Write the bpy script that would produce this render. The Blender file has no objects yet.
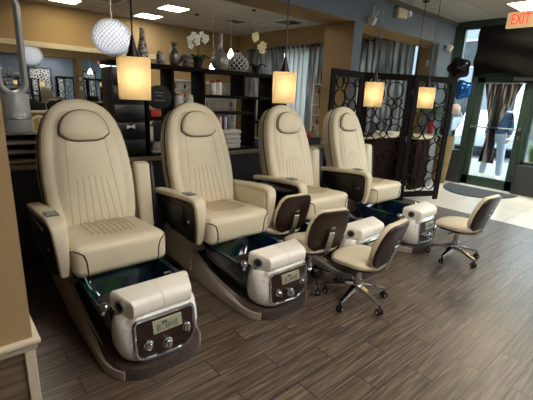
import bpy, bmesh, math, random
from mathutils import Vector, Matrix
random.seed(7)
PI = math.pi
SC = bpy.context.scene
COL = SC.collection

# ------------------------------------------------------------------ materials
def lin(h):
    h = h.lstrip('#'); o = []
    for i in (0, 2, 4):
        c = int(h[i:i+2], 16)/255
        o.append(c/12.92 if c <= .04045 else ((c+.055)/1.055)**2.4)
    return (*o, 1)

def mat(name, col, rough=.5, metal=0, spec=.5, coat=0, noise=None, bump=None, emit=None, trans=None):
    m = bpy.data.materials.new(name); m.use_nodes = True
    nt = m.node_tree; b = nt.nodes['Principled BSDF']
    c = lin(col) if isinstance(col, str) else col
    b.inputs['Base Color'].default_value = c
    b.inputs['Roughness'].default_value = rough
    b.inputs['Metallic'].default_value = metal
    b.inputs['Specular IOR Level'].default_value = spec
    b.inputs['Coat Weight'].default_value = coat
    if noise:                       # (scale, second colour, stretch)
        tc = nt.nodes.new('ShaderNodeTexCoord'); mp = nt.nodes.new('ShaderNodeMapping')
        mp.inputs['Scale'].default_value = noise[2] if len(noise) > 2 else (1, 1, 1)
        n = nt.nodes.new('ShaderNodeTexNoise'); n.inputs['Scale'].default_value = noise[0]
        n.inputs['Detail'].default_value = 6
        r = nt.nodes.new('ShaderNodeValToRGB')
        r.color_ramp.elements[0].position = noise[3] if len(noise) > 3 else .35
        r.color_ramp.elements[1].position = noise[4] if len(noise) > 4 else .65
        r.color_ramp.elements[0].color = c; r.color_ramp.elements[1].color = lin(noise[1])
        L = nt.links.new
        L(tc.outputs['Object'], mp.inputs['Vector']); L(mp.outputs['Vector'], n.inputs['Vector'])
        L(n.outputs['Fac'], r.inputs['Fac']); L(r.outputs['Color'], b.inputs['Base Color'])
    if bump:                        # (scale, strength)
        n2 = nt.nodes.new('ShaderNodeTexNoise'); n2.inputs['Scale'].default_value = bump[0]
        tc2 = nt.nodes.new('ShaderNodeTexCoord'); nt.links.new(tc2.outputs['Object'], n2.inputs['Vector'])
        bp = nt.nodes.new('ShaderNodeBump'); bp.inputs['Strength'].default_value = bump[1]; bp.inputs['Distance'].default_value = .004
        nt.links.new(n2.outputs['Fac'], bp.inputs['Height']); nt.links.new(bp.outputs['Normal'], b.inputs['Normal'])
    if emit:
        b.inputs['Emission Color'].default_value = lin(emit[0]); b.inputs['Emission Strength'].default_value = emit[1]
    return m

def mix_mat(name, a, b_, fac):
    m = bpy.data.materials.new(name); m.use_nodes = True
    nt = m.node_tree; nt.nodes.remove(nt.nodes['Principled BSDF'])
    out = nt.nodes['Material Output']
    def mk(d):
        n = nt.nodes.new(d[0]); n.inputs['Color'].default_value = lin(d[1])
        if len(d) > 2: n.inputs['Roughness'].default_value = d[2]
        return n
    x = nt.nodes.new('ShaderNodeMixShader'); x.inputs[0].default_value = fac
    nt.links.new(mk(a).outputs[0], x.inputs[1]); nt.links.new(mk(b_).outputs[0], x.inputs[2])
    nt.links.new(x.outputs[0], out.inputs['Surface'])
    return m

M = {}
M['cream'] = mat('cream leather', '#e3d8be', .42, bump=(120, .12), noise=(3, '#dccfb3'))
M['cream2'] = mat('cream shell', '#cfc0a2', .45)
M['piping'] = mat('dark piping', '#2c2019', .5)
M['stitch'] = mat('stitch line', '#c2b392', .7)
M['pad'] = mat('pale leather pad', '#f5f1e6', .38, bump=(120, .1))
M['marble'] = mat('white marbled resin', '#faf8f4', .25, noise=(7, '#9d8b80', (1, 1, 1.8), .54, .70), coat=.3)
M['panelwood'] = mat('dark walnut panel', '#261711', .35, noise=(6, '#38251c', (1, 14, 14)), coat=.08, spec=.35)
M['armwood'] = mat('dark gloss arm panel', '#150c09', .35, coat=.1, spec=.4)
M['deck'] = mat('grey brown deck', '#4f4540', .4, noise=(6, '#3a312d', (12, 1, 12)))
M['skirt'] = mat('taupe skirt', '#b3a89d', .4)
M['pedestal'] = mat('beige pedestal', '#b8ab98', .45)
M['tub'] = mat('deep blue glass tub', '#081f46', .08, noise=(5, '#164a33', (1, 1, 1), .45, .62), coat=.8)
M['chrome'] = mat('chrome', '#d8d8da', .12, metal=1)
M['steel'] = mat('brushed steel', '#a9a9ab', .35, metal=1)
M['black'] = mat('black plastic', '#101011', .35)
M['matte'] = mat('matte black', '#151413', .7)
M['lcd'] = mat('display glass', '#a9a992', .25)
M['ink'] = mat('display digits', '#2c2f2a', .4)
M['keypad'] = mat('keypad', '#6e7073', .35)
M['espresso'] = mat('espresso wood', '#0c0807', .7, spec=.12, noise=(4, '#130d0b', (1, 12, 12)))
M['espresso_dark'] = mat('black brown wood', '#120d0b', .4)
M['shade'] = mix_mat('amber frosted glass', ('ShaderNodeBsdfTranslucent', '#f5e8cc'), ('ShaderNodeBsdfDiffuse', '#e4d6b6'), .3)
M['bronze'] = mat('dark bronze', '#1c1613', .4, metal=.6)
M['bulb'] = mat('glowing bulb', '#ffffff', emit=('#fff0d6', 11))
M['bulbw'] = mat('white bulb', '#ffffff', emit=('#fff0da', 10))
M['panel_light'] = mat('light diffuser', '#ffffff', emit=('#fff6ea', 13))
M['panel_front'] = mat('near room light diffuser', '#ffffff', emit=('#fff6ea', 13))
M['panel_warm'] = mat('warm light diffuser', '#ffffff', emit=('#ffedc4', 12))
M['metal_white'] = mat('white metal', '#d9d9d6', .5)
M['tan'] = mat('tan wall paint', '#a38a62', .85, bump=(60, .08))
M['blue'] = mat('slate blue wall paint', '#66717f', .85, bump=(60, .08))
M['slate'] = mat('charcoal wall paint', '#2d2e31', .7)
M['trim'] = mat('cream trim paint', '#c8bda4', .5)
M['ledge'] = mat('ledge laminate', '#8a7a66', .5)
M['greenframe'] = mat('dark green aluminium', '#364a43', .4, metal=.1)
M['kneewall'] = mat('grey knee wall', '#3a3d40', .6)
M['mirror'] = mat('mirror silver', '#d2d6d8', .02, metal=1)
M['silver'] = mat('silver mosaic', '#b9b5ae', .35, metal=.45, noise=(45, '#4a4846', (1, 1, 1), .48, .58))
M['silver2'] = mat('hammered silver', '#b3ada8', .35, metal=.45, noise=(25, '#85807c', (1, 1, 3)))
M['darksilver'] = mat('dark silver', '#94918c', .28, metal=.6, noise=(12, '#4b4946'))
M['lattice'] = mat('silver lattice', '#d9d8d4', .35, metal=.3)
M['petal'] = mat('white petal', '#efeede', .6)
M['petal2'] = mat('cream petal', '#e9dfae', .6)
M['leaf'] = mat('green leaf', '#2d4a24', .5)
M['leaf2'] = mat('bright green leaf', '#5d8a35', .5)
M['stem'] = mat('stem', '#4a5a2e', .6)
M['white'] = mat('white paper', '#dcdad4', .6)
M['cloth'] = mat('towel cotton', '#cfcdc8', .9, bump=(90, .4))
M['red'] = mat('red card', '#b8202a', .5)
M['redvase'] = mat('dark red vase', '#7d1420', .3)
M['blueball'] = mat('blue foil', '#2b62ad', .15, metal=.7)
M['darkball'] = mat('dark foil', '#17141b', .15, metal=.6)
M['pinkball'] = mat('pearl balloon', '#d9c3bd', .3)
M['drape'] = mat('black drape', '#1b1a1b', .9, spec=.15, bump=(80, .2))
M['mat'] = mat('grey mat', '#484b52', .95, noise=(30, '#3a3d43'), bump=(120, .5))
M['concrete'] = mat('pavement', '#8f8c87', .9, noise=(1.5, '#85827d'))
M['asphalt'] = mat('asphalt', '#5c5f64', .9)
M['siding'] = mat('grey siding', '#8f97a0', .8)
M['carw'] = mat('silver car paint', '#c3cbd3', .25, coat=.5)
M['carb'] = mat('blue car paint', '#42699a', .25, coat=.5)
M['carglass'] = mat('car glass', '#1c262e', .08)
M['tyre'] = mat('tyre rubber', '#17181a', .8)
M['jeans'] = mat('pale denim', '#a9b8cc', .9)
M['jacket'] = mat('blue jacket', '#3d5378', .9)
M['skin'] = mat('skin', '#b57f64', .6)
M['hair'] = mat('dark hair', '#221813', .6)
M['planter'] = mat('tan stone planter', '#9b835c', .7, noise=(5, '#82693f'))
M['counterdark'] = mat('dark counter front', '#241511', .85, spec=.08)
M['teal'] = mat('teal glass top', '#a9c4c6', .12)
M['greyfan'] = mat('grey fan body', '#b4b6b9', .4, metal=.15)
M['fanring'] = mat('fan loop silver', '#b9bcc0', .35, metal=.15)
M['rackboard'] = mat('grey brown shelf board', '#968a7d', .5)
M['ivory'] = mat('ivory plastic', '#cfc5a8', .5)
M['exitface'] = mat('exit sign face', '#d8b98c', .5, emit=('#e8c58c', .25))
M['exitred'] = mat('exit letters', '#d0261f', .5, emit=('#e0241c', .9))
M['chairwhite'] = mat('cream chair', '#d9cfb8', .5)
M['woodpanel'] = mat('wainscot wood plank', '#7d6b58', .45, noise=(5, '#574839', (1.2, 1, 14)))
M['orange'] = mat('terracotta pot', '#b5613a', .7)
M['bluepot'] = mat('blue pot', '#2d5e9c', .5)
M['wicker'] = mat('glass beads', '#e6ebf0', .12, spec=.8)
M['glow_globe'] = mat('globe lamp core', '#ffffff', emit=('#f4f7ff', .38))
M['artwhite'] = mat('white cut pattern', '#d7d9da', .6)
M['artdark'] = mat('dark panel', '#1f2730', .6)
M['glass'] = None
def glass_mat(name, tint='#ffffff', g=.07):
    return mix_mat(name, ('ShaderNodeBsdfTransparent', tint), ('ShaderNodeBsdfGlossy', '#ffffff', .01), g)
M['glass'] = glass_mat('window glass', '#eef6f4', .06)
M['sheer'] = mix_mat('sheer curtain', ('ShaderNodeBsdfTranslucent', '#f0efec'), ('ShaderNodeBsdfDiffuse', '#d5d5d5'), .5)

def stripes(name, c1, c2, c3, axis, scale, translucent=.0):
    m = mat(name, c1, .85); nt = m.node_tree; b = nt.nodes['Principled BSDF']
    tc = nt.nodes.new('ShaderNodeTexCoord'); mp = nt.nodes.new('ShaderNodeMapping')
    s = [1.2, 1.2, 1.2]; s[axis] = scale; mp.inputs['Scale'].default_value = s
    n = nt.nodes.new('ShaderNodeTexNoise'); n.inputs['Scale'].default_value = 1; n.inputs['Detail'].default_value = 4
    r = nt.nodes.new('ShaderNodeValToRGB'); e = r.color_ramp.elements
    e[0].position = .38; e[0].color = lin(c1); e[1].position = .6; e[1].color = lin(c3)
    k = e.new(.5); k.color = lin(c2)
    L = nt.links.new
    L(tc.outputs['Object'], mp.inputs['Vector']); L(mp.outputs['Vector'], n.inputs['Vector']); L(n.outputs['Fac'], r.inputs['Fac']); L(r.outputs['Color'], b.inputs['Base Color'])
    return m
M['curtain'] = stripes('grey patterned curtain', '#807f80', '#a6a5a3', '#c9c6c0', 1, 18)
M['doorcurtain'] = stripes('striped door curtain', '#232022', '#434042', '#a09c9a', 1, 20)

def floor_planks():
    m = mat('wood look plank tile', '#6b5646', .36, spec=.8); nt = m.node_tree; b = nt.nodes['Principled BSDF']; N = nt.nodes.new; L = nt.links.new
    tc = N('ShaderNodeTexCoord'); mp = N('ShaderNodeMapping'); mp.inputs['Location'].default_value = (.205, -.42, 0)
    br = N('ShaderNodeTexBrick'); br.offset = .5; br.inputs['Scale'].default_value = 1
    br.inputs['Brick Width'].default_value = .63; br.inputs['Row Height'].default_value = .157
    br.inputs['Mortar Size'].default_value = .0034; br.inputs['Mortar Smooth'].default_value = .1
    br.inputs['Color1'].default_value = (0, 0, 0, 1); br.inputs['Color2'].default_value = (1, 1, 1, 1); br.inputs['Mortar'].default_value = (.5, .5, .5, 1)
    L(tc.outputs['Object'], mp.inputs['Vector']); L(mp.outputs['Vector'], br.inputs['Vector'])
    # grain, shifted per plank
    sh = N('ShaderNodeVectorMath'); sh.operation = 'MULTIPLY_ADD'
    L(br.outputs['Color'], sh.inputs[0]); sh.inputs[1].default_value = (7, 11, 0); L(tc.outputs['Object'], sh.inputs[2])
    mg = N('ShaderNodeMapping'); mg.inputs['Scale'].default_value = (1.8, 34, 1); L(sh.outputs[0], mg.inputs['Vector'])
    g = N('ShaderNodeTexNoise'); g.inputs['Scale'].default_value = 1.6; g.inputs['Detail'].default_value = 7; g.inputs['Distortion'].default_value = .6
    L(mg.outputs['Vector'], g.inputs['Vector'])
    cr = N('ShaderNodeValToRGB'); e = cr.color_ramp.elements
    e[0].position = .33; e[0].color = lin('#3d322a'); e[1].position = .70; e[1].color = lin('#857363'); k = e.new(.5); k.color = lin('#5d4f43')
    L(g.outputs['Fac'], cr.inputs['Fac'])
    hv = N('ShaderNodeMix'); hv.data_type = 'RGBA'; hv.blend_type = 'MULTIPLY'; hv.inputs[0].default_value = .2
    L(cr.outputs['Color'], hv.inputs[6]); L(br.outputs['Color'], hv.inputs[7])
    mo = N('ShaderNodeMix'); mo.data_type = 'RGBA'; L(br.outputs['Fac'], mo.inputs[0]); L(hv.outputs[2], mo.inputs[6]); mo.inputs[7].default_value = lin('#1a1512')
    L(mo.outputs[2], b.inputs['Base Color'])
    rr = N('ShaderNodeMapRange'); rr.inputs[3].default_value = .24; rr.inputs[4].default_value = .5
    L(g.outputs['Fac'], rr.inputs[0]); L(rr.outputs[0], b.inputs['Roughness'])
    bh = N('ShaderNodeMath'); bh.operation = 'SUBTRACT'; L(g.outputs['Fac'], bh.inputs[0]); L(br.outputs['Fac'], bh.inputs[1])
    bp = N('ShaderNodeBump'); bp.inputs['Strength'].default_value = .35; bp.inputs['Distance'].default_value = .004
    L(bh.outputs[0], bp.inputs['Height']); L(bp.outputs['Normal'], b.inputs['Normal'])
    return m
M['planks'] = floor_planks()

def grid_tiles(name, c1, c2, joint, w, h, off, jw, rough, loc=(0, 0, 0), bumpn=0):
    m = mat(name, c1, rough); nt = m.node_tree; b = nt.nodes['Principled BSDF']; N = nt.nodes.new; L = nt.links.new
    tc = N('ShaderNodeTexCoord'); mp = N('ShaderNodeMapping'); mp.inputs['Location'].default_value = loc
    br = N('ShaderNodeTexBrick'); br.offset = off; br.inputs['Scale'].default_value = 1
    br.inputs['Brick Width'].default_value = w; br.inputs['Row Height'].default_value = h; br.inputs['Mortar Size'].default_value = jw
    br.inputs['Color1'].default_value = lin(c1); br.inputs['Color2'].default_value = lin(c2); br.inputs['Mortar'].default_value = lin(joint)
    L(tc.outputs['Object'], mp.inputs['Vector']); L(mp.outputs['Vector'], br.inputs['Vector']); L(br.outputs['Color'], b.inputs['Base Color'])
    n = N('ShaderNodeTexNoise'); n.inputs['Scale'].default_value = 80; L(tc.outputs['Object'], n.inputs['Vector'])
    bp = N('ShaderNodeBump'); bp.inputs['Strength'].default_value = .15 + bumpn; bp.inputs['Distance'].default_value = .003
    L(n.outputs['Fac'], bp.inputs['Height']); L(bp.outputs['Normal'], b.inputs['Normal'])
    return m
M['entrytile'] = grid_tiles('beige entry tile', '#d6d2ca', '#dedad3', '#a09a90', .46, .46, .0, .004, .3, (.13, .2, 0))
M['ceil'] = grid_tiles('ceiling tile', '#b4b0a8', '#b8b4ac', '#8f8c86', .61, .61, 0, .008, .95, (.25, .1, 0))

# ------------------------------------------------------------------ mesh helpers
def B(): return bmesh.new()

def _bev(bm, vs, bev, seg):
    if bev <= 0: return
    es = {e for v in vs for e in v.link_edges}
    bmesh.ops.bevel(bm, geom=list(es)+list(vs), offset=bev, segments=seg, profile=.5, affect='EDGES', clamp_overlap=True)

def box(bm, x0, x1, y0, y1, z0, z1, bev=0, seg=2, mi=0, T=None):
    n0 = set(bm.faces)
    r = bmesh.ops.create_cube(bm, size=1)['verts']
    for v in r:
        v.co = Vector((x0+(v.co.x+.5)*(x1-x0), y0+(v.co.y+.5)*(y1-y0), z0+(v.co.z+.5)*(z1-z0)))
        if T: v.co = T @ v.co
    _bev(bm, r, bev, seg)
    for f in set(bm.faces)-n0: f.material_index = mi
    return bm

def loft(bm, rings, cap=(True, True), closed=True, mi=0, loop=False):
    R = [[bm.verts.new(p) for p in ring] for ring in rings]
    n = len(R[0]); seq = list(range(len(R)-1)) + ([-1] if loop else [])
    for i in seq:
        a, b = R[i], R[i+1]
        for j in range(n if closed else n-1):
            k = (j+1) % n
            f = bm.faces.new((a[j], a[k], b[k], b[j])); f.material_index = mi
    if not loop:
        if cap[0]: bm.faces.new(list(reversed(R[0]))).material_index = mi
        if cap[1]: bm.faces.new(R[-1]).material_index = mi
    return bm

def circ(c, r, n, ax=2, sx=1, sy=1):
    o = []
    for i in range(n):
        a = 2*PI*i/n; u, v = r*sx*math.cos(a), r*sy*math.sin(a)
        o.append(Vector(c)+Vector(((u, v, 0), (v, 0, u), (0, u, v))[{2: 0, 1: 1, 0: 2}[ax]]))
    return o

def lathe(bm, prof, c=(0, 0, 0), n=20, mi=0, cap=(True, True), sx=1, sy=1):
    return loft(bm, [circ((c[0], c[1], c[2]+z), max(r, 1e-4), n, 2, sx, sy) for r, z in prof], cap, mi=mi)

def tube(bm, pts, r, n=8, closed=False, mi=0, flat=None):
    P = [Vector(p) for p in pts]; m = len(P); rings = []
    up = Vector((0, 0, 1)); prev = None
    for i, p in enumerate(P):
        if closed: t = P[(i+1) % m]-P[i-1]
        else: t = P[min(i+1, m-1)]-P[max(i-1, 0)]
        t.normalize()
        if prev is None:
            a = up if abs(t.z) < .9 else Vector((1, 0, 0))
            u = (a-t*a.dot(t)).normalized()
        else: u = (prev-t*prev.dot(t)).normalized()
        prev = u; w = t.cross(u)
        rr = r[i] if isinstance(r, (list, tuple)) else r
        f0, f1 = flat or (1, 1)
        rings.append([p+u*(rr*f0*math.cos(2*PI*k/n))+w*(rr*f1*math.sin(2*PI*k/n)) for k in range(n)])
    return loft(bm, rings, mi=mi, loop=closed)

def ball(bm, c, r, s=(1, 1, 1), n=16, mi=0, T=None):
    n0 = set(bm.faces)
    vs = bmesh.ops.create_uvsphere(bm, u_segments=n, v_segments=max(6, n*2//3), radius=r)['verts']
    for v in vs:
        v.co = Vector((v.co.x*s[0], v.co.y*s[1], v.co.z*s[2]))
        if T: v.co = T @ v.co
        v.co += Vector(c)
    for f in set(bm.faces)-n0: f.material_index = mi
    return bm

def prism(bm, outline, fn, d0, d1, bev=0, seg=2, mi=0):
    """outline of 2d points; fn(u,v,d)->xyz"""
    n0 = set(bm.faces)
    a = [bm.verts.new(fn(u, v, d0)) for u, v in outline]; b = [bm.verts.new(fn(u, v, d1)) for u, v in outline]
    n = len(a); es = []
    f0 = bm.faces.new(list(reversed(a))); f1 = bm.faces.new(b)
    for j in range(n): bm.faces.new((a[j], a[(j+1) % n], b[(j+1) % n], b[j]))
    if bev:
        es = list(f0.edges)+list(f1.edges)
        bmesh.ops.bevel(bm, geom=es, offset=bev, segments=seg, profile=.5, affect='EDGES', clamp_overlap=True)
    for f in set(bm.faces)-n0: f.material_index = mi
    return bm

def obj(name, bm, mats, parent=None, smooth=38, kind=None):
    bmesh.ops.recalc_face_normals(bm, faces=bm.faces)
    me = bpy.data.meshes.new(name); bm.to_mesh(me); bm.free()
    for m in (mats if isinstance(mats, (list, tuple)) else [mats]): me.materials.append(M[m] if isinstance(m, str) else m)
    if smooth:
        for p in me.polygons: p.use_smooth = True
        me.set_sharp_from_angle(angle=math.radians(smooth))
    o = bpy.data.objects.new(name, me); COL.objects.link(o)
    if parent: o.parent = parent
    if kind: o['kind'] = kind
    return o

def tag(o, label, cat, group=None, kind=None):
    o['label'] = label; o['category'] = cat
    if group: o['group'] = group
    if kind: o['kind'] = kind
    return o

def thing(name, label, cat, loc=(0, 0, 0), rz=0, group=None):
    o = bpy.data.objects.new(name, None); COL.objects.link(o); o.empty_display_size = .1
    o.location = loc; o.rotation_euler = (0, 0, rz)
    return tag(o, label, cat, group)

def dup(src, loc, rz=None, label=None):
    def cp(o, par):
        c = o.copy(); COL.objects.link(c)
        if par: c.parent = par
        for ch in o.children: cp(ch, c)
        return c
    r = cp(src, None); r.location = loc
    if rz is not None: r.rotation_euler = (0, 0, rz)
    if label: r['label'] = label
    return r

def struct(name, bm, m, smooth=None): return obj(name, bm, m, smooth=smooth, kind='structure')

def place(o, loc, rz=0):
    o.location = loc; o.rotation_euler = (0, 0, rz); return o

# ------------------------------------------------------------------ setting
XW = 8.10          # storefront wall
YB = 10.97         # back (mirror) wall
YH = 3.75          # header / half wall line
YF = -2.4          # wall behind the camera
XL = -2.6
ZC, ZB = 3.10, 3.41
EX = 5.87

struct('floor', box(B(), XL, EX, YF, YB, -.05, 0), 'planks')
struct('floor_entry', box(B(), EX, XW+.1, YF, YB, -.05, 0), 'entrytile')
bm = B(); box(bm, XL, XW+.1, YF, YH+.3, ZC, ZC+.06)
struct('ceiling', bm, 'ceil')
struct('ceiling_rear', box(B(), XL, XW+.1, YH+.3, YB, ZB, ZB+.06), 'ceil')
struct('wall_back', box(B(), XL, XW+.1, YB, YB+.1, -.05, ZB+.06), 'tan')
struct('wall_left', box(B(), XL-.1, XL, YF, YB, -.05, ZB+.06), 'tan')
struct('wall_front', box(B(), XL, XW+.1, YF-.1, YF, -.05, ZC+.06), 'blue')

# right wall with openings
bm = B()
def wr(y0, y1, z0, z1): box(bm, XW, XW+.12, y0, y1, z0, z1)
wr(9.95, YB, 0, ZB); wr(6.75, 7.0, 0, ZB); wr(YH, 4.45, 0, ZB)
for a, b in ((4.45, 6.75), (7.0, 9.95)): wr(a, b, 0, .8); wr(a, b, 2.84, ZB)
struct('wall_right', bm, 'tan')
def window(n, y0, y1, z0, z1, mull):
    f = B()
    for a, b, c, d in ((y0, y1, z0, z0+.06), (y0, y1, z1-.06, z1), (y0, y0+.06, z0, z1), (y1-.06, y1, z0, z1)): box(f, XW+.01, XW+.09, a, b, c, d)
    for m in mull: box(f, XW+.012, XW+.088, m-.025, m+.025, z0, z1)
    o = struct(f'window_{n}', f, 'greenframe')
    g = obj('pane', box(B(), XW+.045, XW+.051, y0+.05, y1-.05, z0+.05, z1-.05), 'glass', o, smooth=None)
    return o
window(1, 4.45, 6.75, .8, 2.84, [5.6]); window(2, 7.0, 9.95, .8, 2.84, [8.0, 9.0])

# storefront: knee wall, window, door, sidelight
bm = B(); box(bm, XW-.08, XW+.12, YF, 2.20, 0, .54, .006); box(bm, XW-.09, XW+.12, YF, 2.20, 0, .09)
box(bm, XW-.03, XW+.12, 3.24, 3.72, 0, .60)
struct('wall_knee', bm, 'kneewall')
window(3, YF, 2.20, .54, 2.12, [-1.0, .6])
window(4, 3.24, 3.62, .60, 3.02, [])
window(5, YF, 3.24, 2.16, 3.02, [-1.0, .6, 2.14])
bm = B(); box(bm, XW-.01, XW+.12, YF, 3.75, 3.02, ZC); box(bm, XW-.02, XW+.12, 3.62, 3.75, 0, 3.02)
box(bm, XW-.02, XW+.10, 2.19, 2.245, 0, 2.16); box(bm, XW-.02, XW+.10, 3.17, 3.26, 0, 3.02); box(bm, XW-.02, XW+.10, 2.14, 3.24, 2.08, 2.17)
struct('trim_1', bm, 'greenframe')
# door leaf
D = bpy.data.objects.new('door_1', None); COL.objects.link(D); D.location = (XW, 2.71, 0); D['kind'] = 'structure'
bm = B(); x0, x1 = -.005, .045
box(bm, x0, x1, -.46, -.35, .01, 2.08, .004); box(bm, x0, x1, .33, .46, .01, 2.08, .004)
box(bm, x0, x1, -.46, .46, .01, .20, .004); box(bm, x0, x1, -.46, .46, 1.98, 2.08, .004)
obj('door_frame', bm, 'greenframe', D)
obj('pane', box(B(), .018, .024, -.36, .34, .19, 1.99), 'glass', D, smooth=None)
bm = B(); tube(bm, [(-.045, -.43, 1.16), (-.045, .43, 1.16)], .014); 
for s in (-1, 1): box(bm, -.05, 0, s*.42-.02, s*.42+.02, 1.13, 1.19, .004)
obj('push_bar', bm, 'steel', D)
bm = B(); box(bm, -.02, -.003, -.435, -.395, .98, 1.05, .004); obj('lock', bm, 'steel', D)
bm = B(); box(bm, -.06, 0, -.46, -.16, 2.02, 2.08, .006); obj('door_closer', bm, 'steel', D)

# header beam, pillar, half wall
bm = B(); box(bm, XL, XW, YH, YH+.55, 2.66, ZB)
bm.faces.ensure_lookup_table(); bm.normal_update()
for f in bm.faces: f.material_index = 0 if f.normal.y < -.5 else 1
struct('wall_header', bm, ['blue', 'tan'])
bm = B(); box(bm, 4.87, 5.08, YH, YH+.55, 0, 2.66); bm.normal_update()
for f in bm.faces: f.material_index = 0 if f.normal.y < -.5 else 1
struct('wall_pillar', bm, ['blue', 'tan'])
bm = B(); box(bm, 7.50, XW, YH, YH+.15, 0, 2.66); struct('wall_stub', bm, 'blue')
struct('trim_2', box(B(), XL, XW, YH-.03, YH, 3.03, ZC, .005), mat('grey ceiling trim', '#6d665c', .7))
struct('wall_half', box(B(), XL, 4.87, 3.70, 3.92, 0, .86), 'slate')
struct('trim_3', box(B(), XL, 4.87, 3.655, 4.02, .86, .905, .008), 'ledge')
struct('baseboard_half', box(B(), XL, 4.87, 3.685, 3.70, 0, .1), 'matte')

# mirror wall
struct('mirror_1', box(B(), -1.8, 4.6, YB-.02, YB, .95, 2.42), 'mirror')
struct('trim_4', box(B(), -1.9, 5.3, YB-.05, YB, 2.42, 2.54, .01), 'trim')
struct('trim_5', box(B(), -1.8, 4.6, YB-.05, YB, .89, .95, .01), 'trim')

# near wall end with chair rail
bm = B(); box(bm, -2.4, .137, 1.135, 1.30, .82, ZC); struct('wall_near', bm, 'tan')
bm = B(); box(bm, -2.4, .112, 1.135, 1.30, 0, .82); struct('wall_wainscot', bm, 'woodpanel')
bm = B(); box(bm, -2.4, .155, 1.116, 1.33, .838, .856, .006); box(bm, -2.4, .147, 1.126, 1.32, .818, .84, .005)
struct('trim_6', bm, 'trim')
bm = B(); box(bm, .112, .140, 1.128, 1.32, 0, .818, .003); struct('trim_7', bm, 'trim')

# ------------------------------------------------------------------ lights in the ceilings
def troffer(name_label, x, y, z, w, d, m, mi='panel_light'):
    t = thing('ceiling_light', name_label, 'light', (x, y, z), 0, 'recessed ceiling lights')
    f = B(); 
    for a in ((-w/2, w/2, -d/2, -d/2+.03), (-w/2, w/2, d/2-.03, d/2), (-w/2, -w/2+.03, -d/2, d/2), (w/2-.03, w/2, -d/2, d/2)): box(f, *a, -.015, .0)
    obj('light_frame', f, 'metal_white', t, smooth=None)
    obj('diffuser', box(B(), -w/2+.03, w/2-.03, -d/2+.03, d/2-.03, -.012, 0), mi, t, smooth=None)
    return t
troffer('warm square ceiling light, rightmost of the three in the rear room', 4.64, 8.80, ZB, .6, .6, 0, 'panel_warm')
troffer('cool white square ceiling light, middle of the three in the rear room', 4.66, 10.22, ZB, .6, .6, 0)
troffer('square ceiling light at the upper left above the tan wall', 2.66, 10.1, ZB, .6, .6, 0, 'panel_warm')
troffer('oblong ceiling light in the upper right corner above the red exit sign', 7.30, 1.94, ZC, .7, 1.2, 0, 'panel_warm')
for x, y in ((.6, 5.9), (3.4, 5.9), (-.6, 8.6)): troffer('added square fill light in the rear room, out of view above the header', x, y, ZB, .6, .6, 0)  # unseen lamps, added to lighten the racks in the rear room
for i, (x, y) in enumerate(((5.2, .3), (1.6, .3), (5.2, -1.5), (1.6, -1.5))):
    troffer('oblong ceiling light in the near room behind the camera', x, y, ZC, 1.2, .6, 0, 'panel_front')
def vent(label, x, y, s=.5):
    t = thing('ceiling_vent', label, 'vent', (x, y, ZB), 0, 'ceiling vents')
    f = B()
    for a in ((-s/2, s/2, -s/2, -s/2+.04), (-s/2, s/2, s/2-.04, s/2), (-s/2, -s/2+.04, -s/2, s/2), (s/2-.04, s/2, -s/2, s/2)): box(f, *a, -.02, 0)
    obj('vent_frame', f, 'metal_white', t, smooth=None)
    obj('vent_backing', box(B(), -s/2+.03, s/2-.03, -s/2+.03, s/2-.03, -.004, 0), 'black', t, smooth=None)
    l = B()
    for k in range(7):
        y_ = -s/2+.07+k*(s-.14)/6; box(l, -s/2+.03, s/2-.03, y_-.012, y_+.012, -.016, -.011)
    obj('louvre', l, 'keypad', t, smooth=None)
vent('dark slatted ceiling vent above the tall grey bottle vase', 6.45, 8.85, .55)
vent('wide slatted ceiling vent right of the dark vent, above the curtains', 7.35, 7.75, .65)
vent('slatted ceiling vent near the upper left globe lamp', 3.3, 9.2, .55)
for x, y, l in ((5.35, 8.95, 'small dark ceiling speaker left of the dark slatted vent'), (5.9, 7.4, 'small dark sprinkler cap on the rear ceiling above the second pendant')):
    bm = B(); lathe(bm, [(.05, 0), (.05, -.02), (.02, -.035)], (0, 0, 0), 14); o = obj('sprinkler', bm, 'black'); place(o, (x, y, ZB)); tag(o, l, 'ceiling fitting')

# ------------------------------------------------------------------ pedicure chairs
def seat_outline(t_w, n=4):
    return t_w

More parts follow.
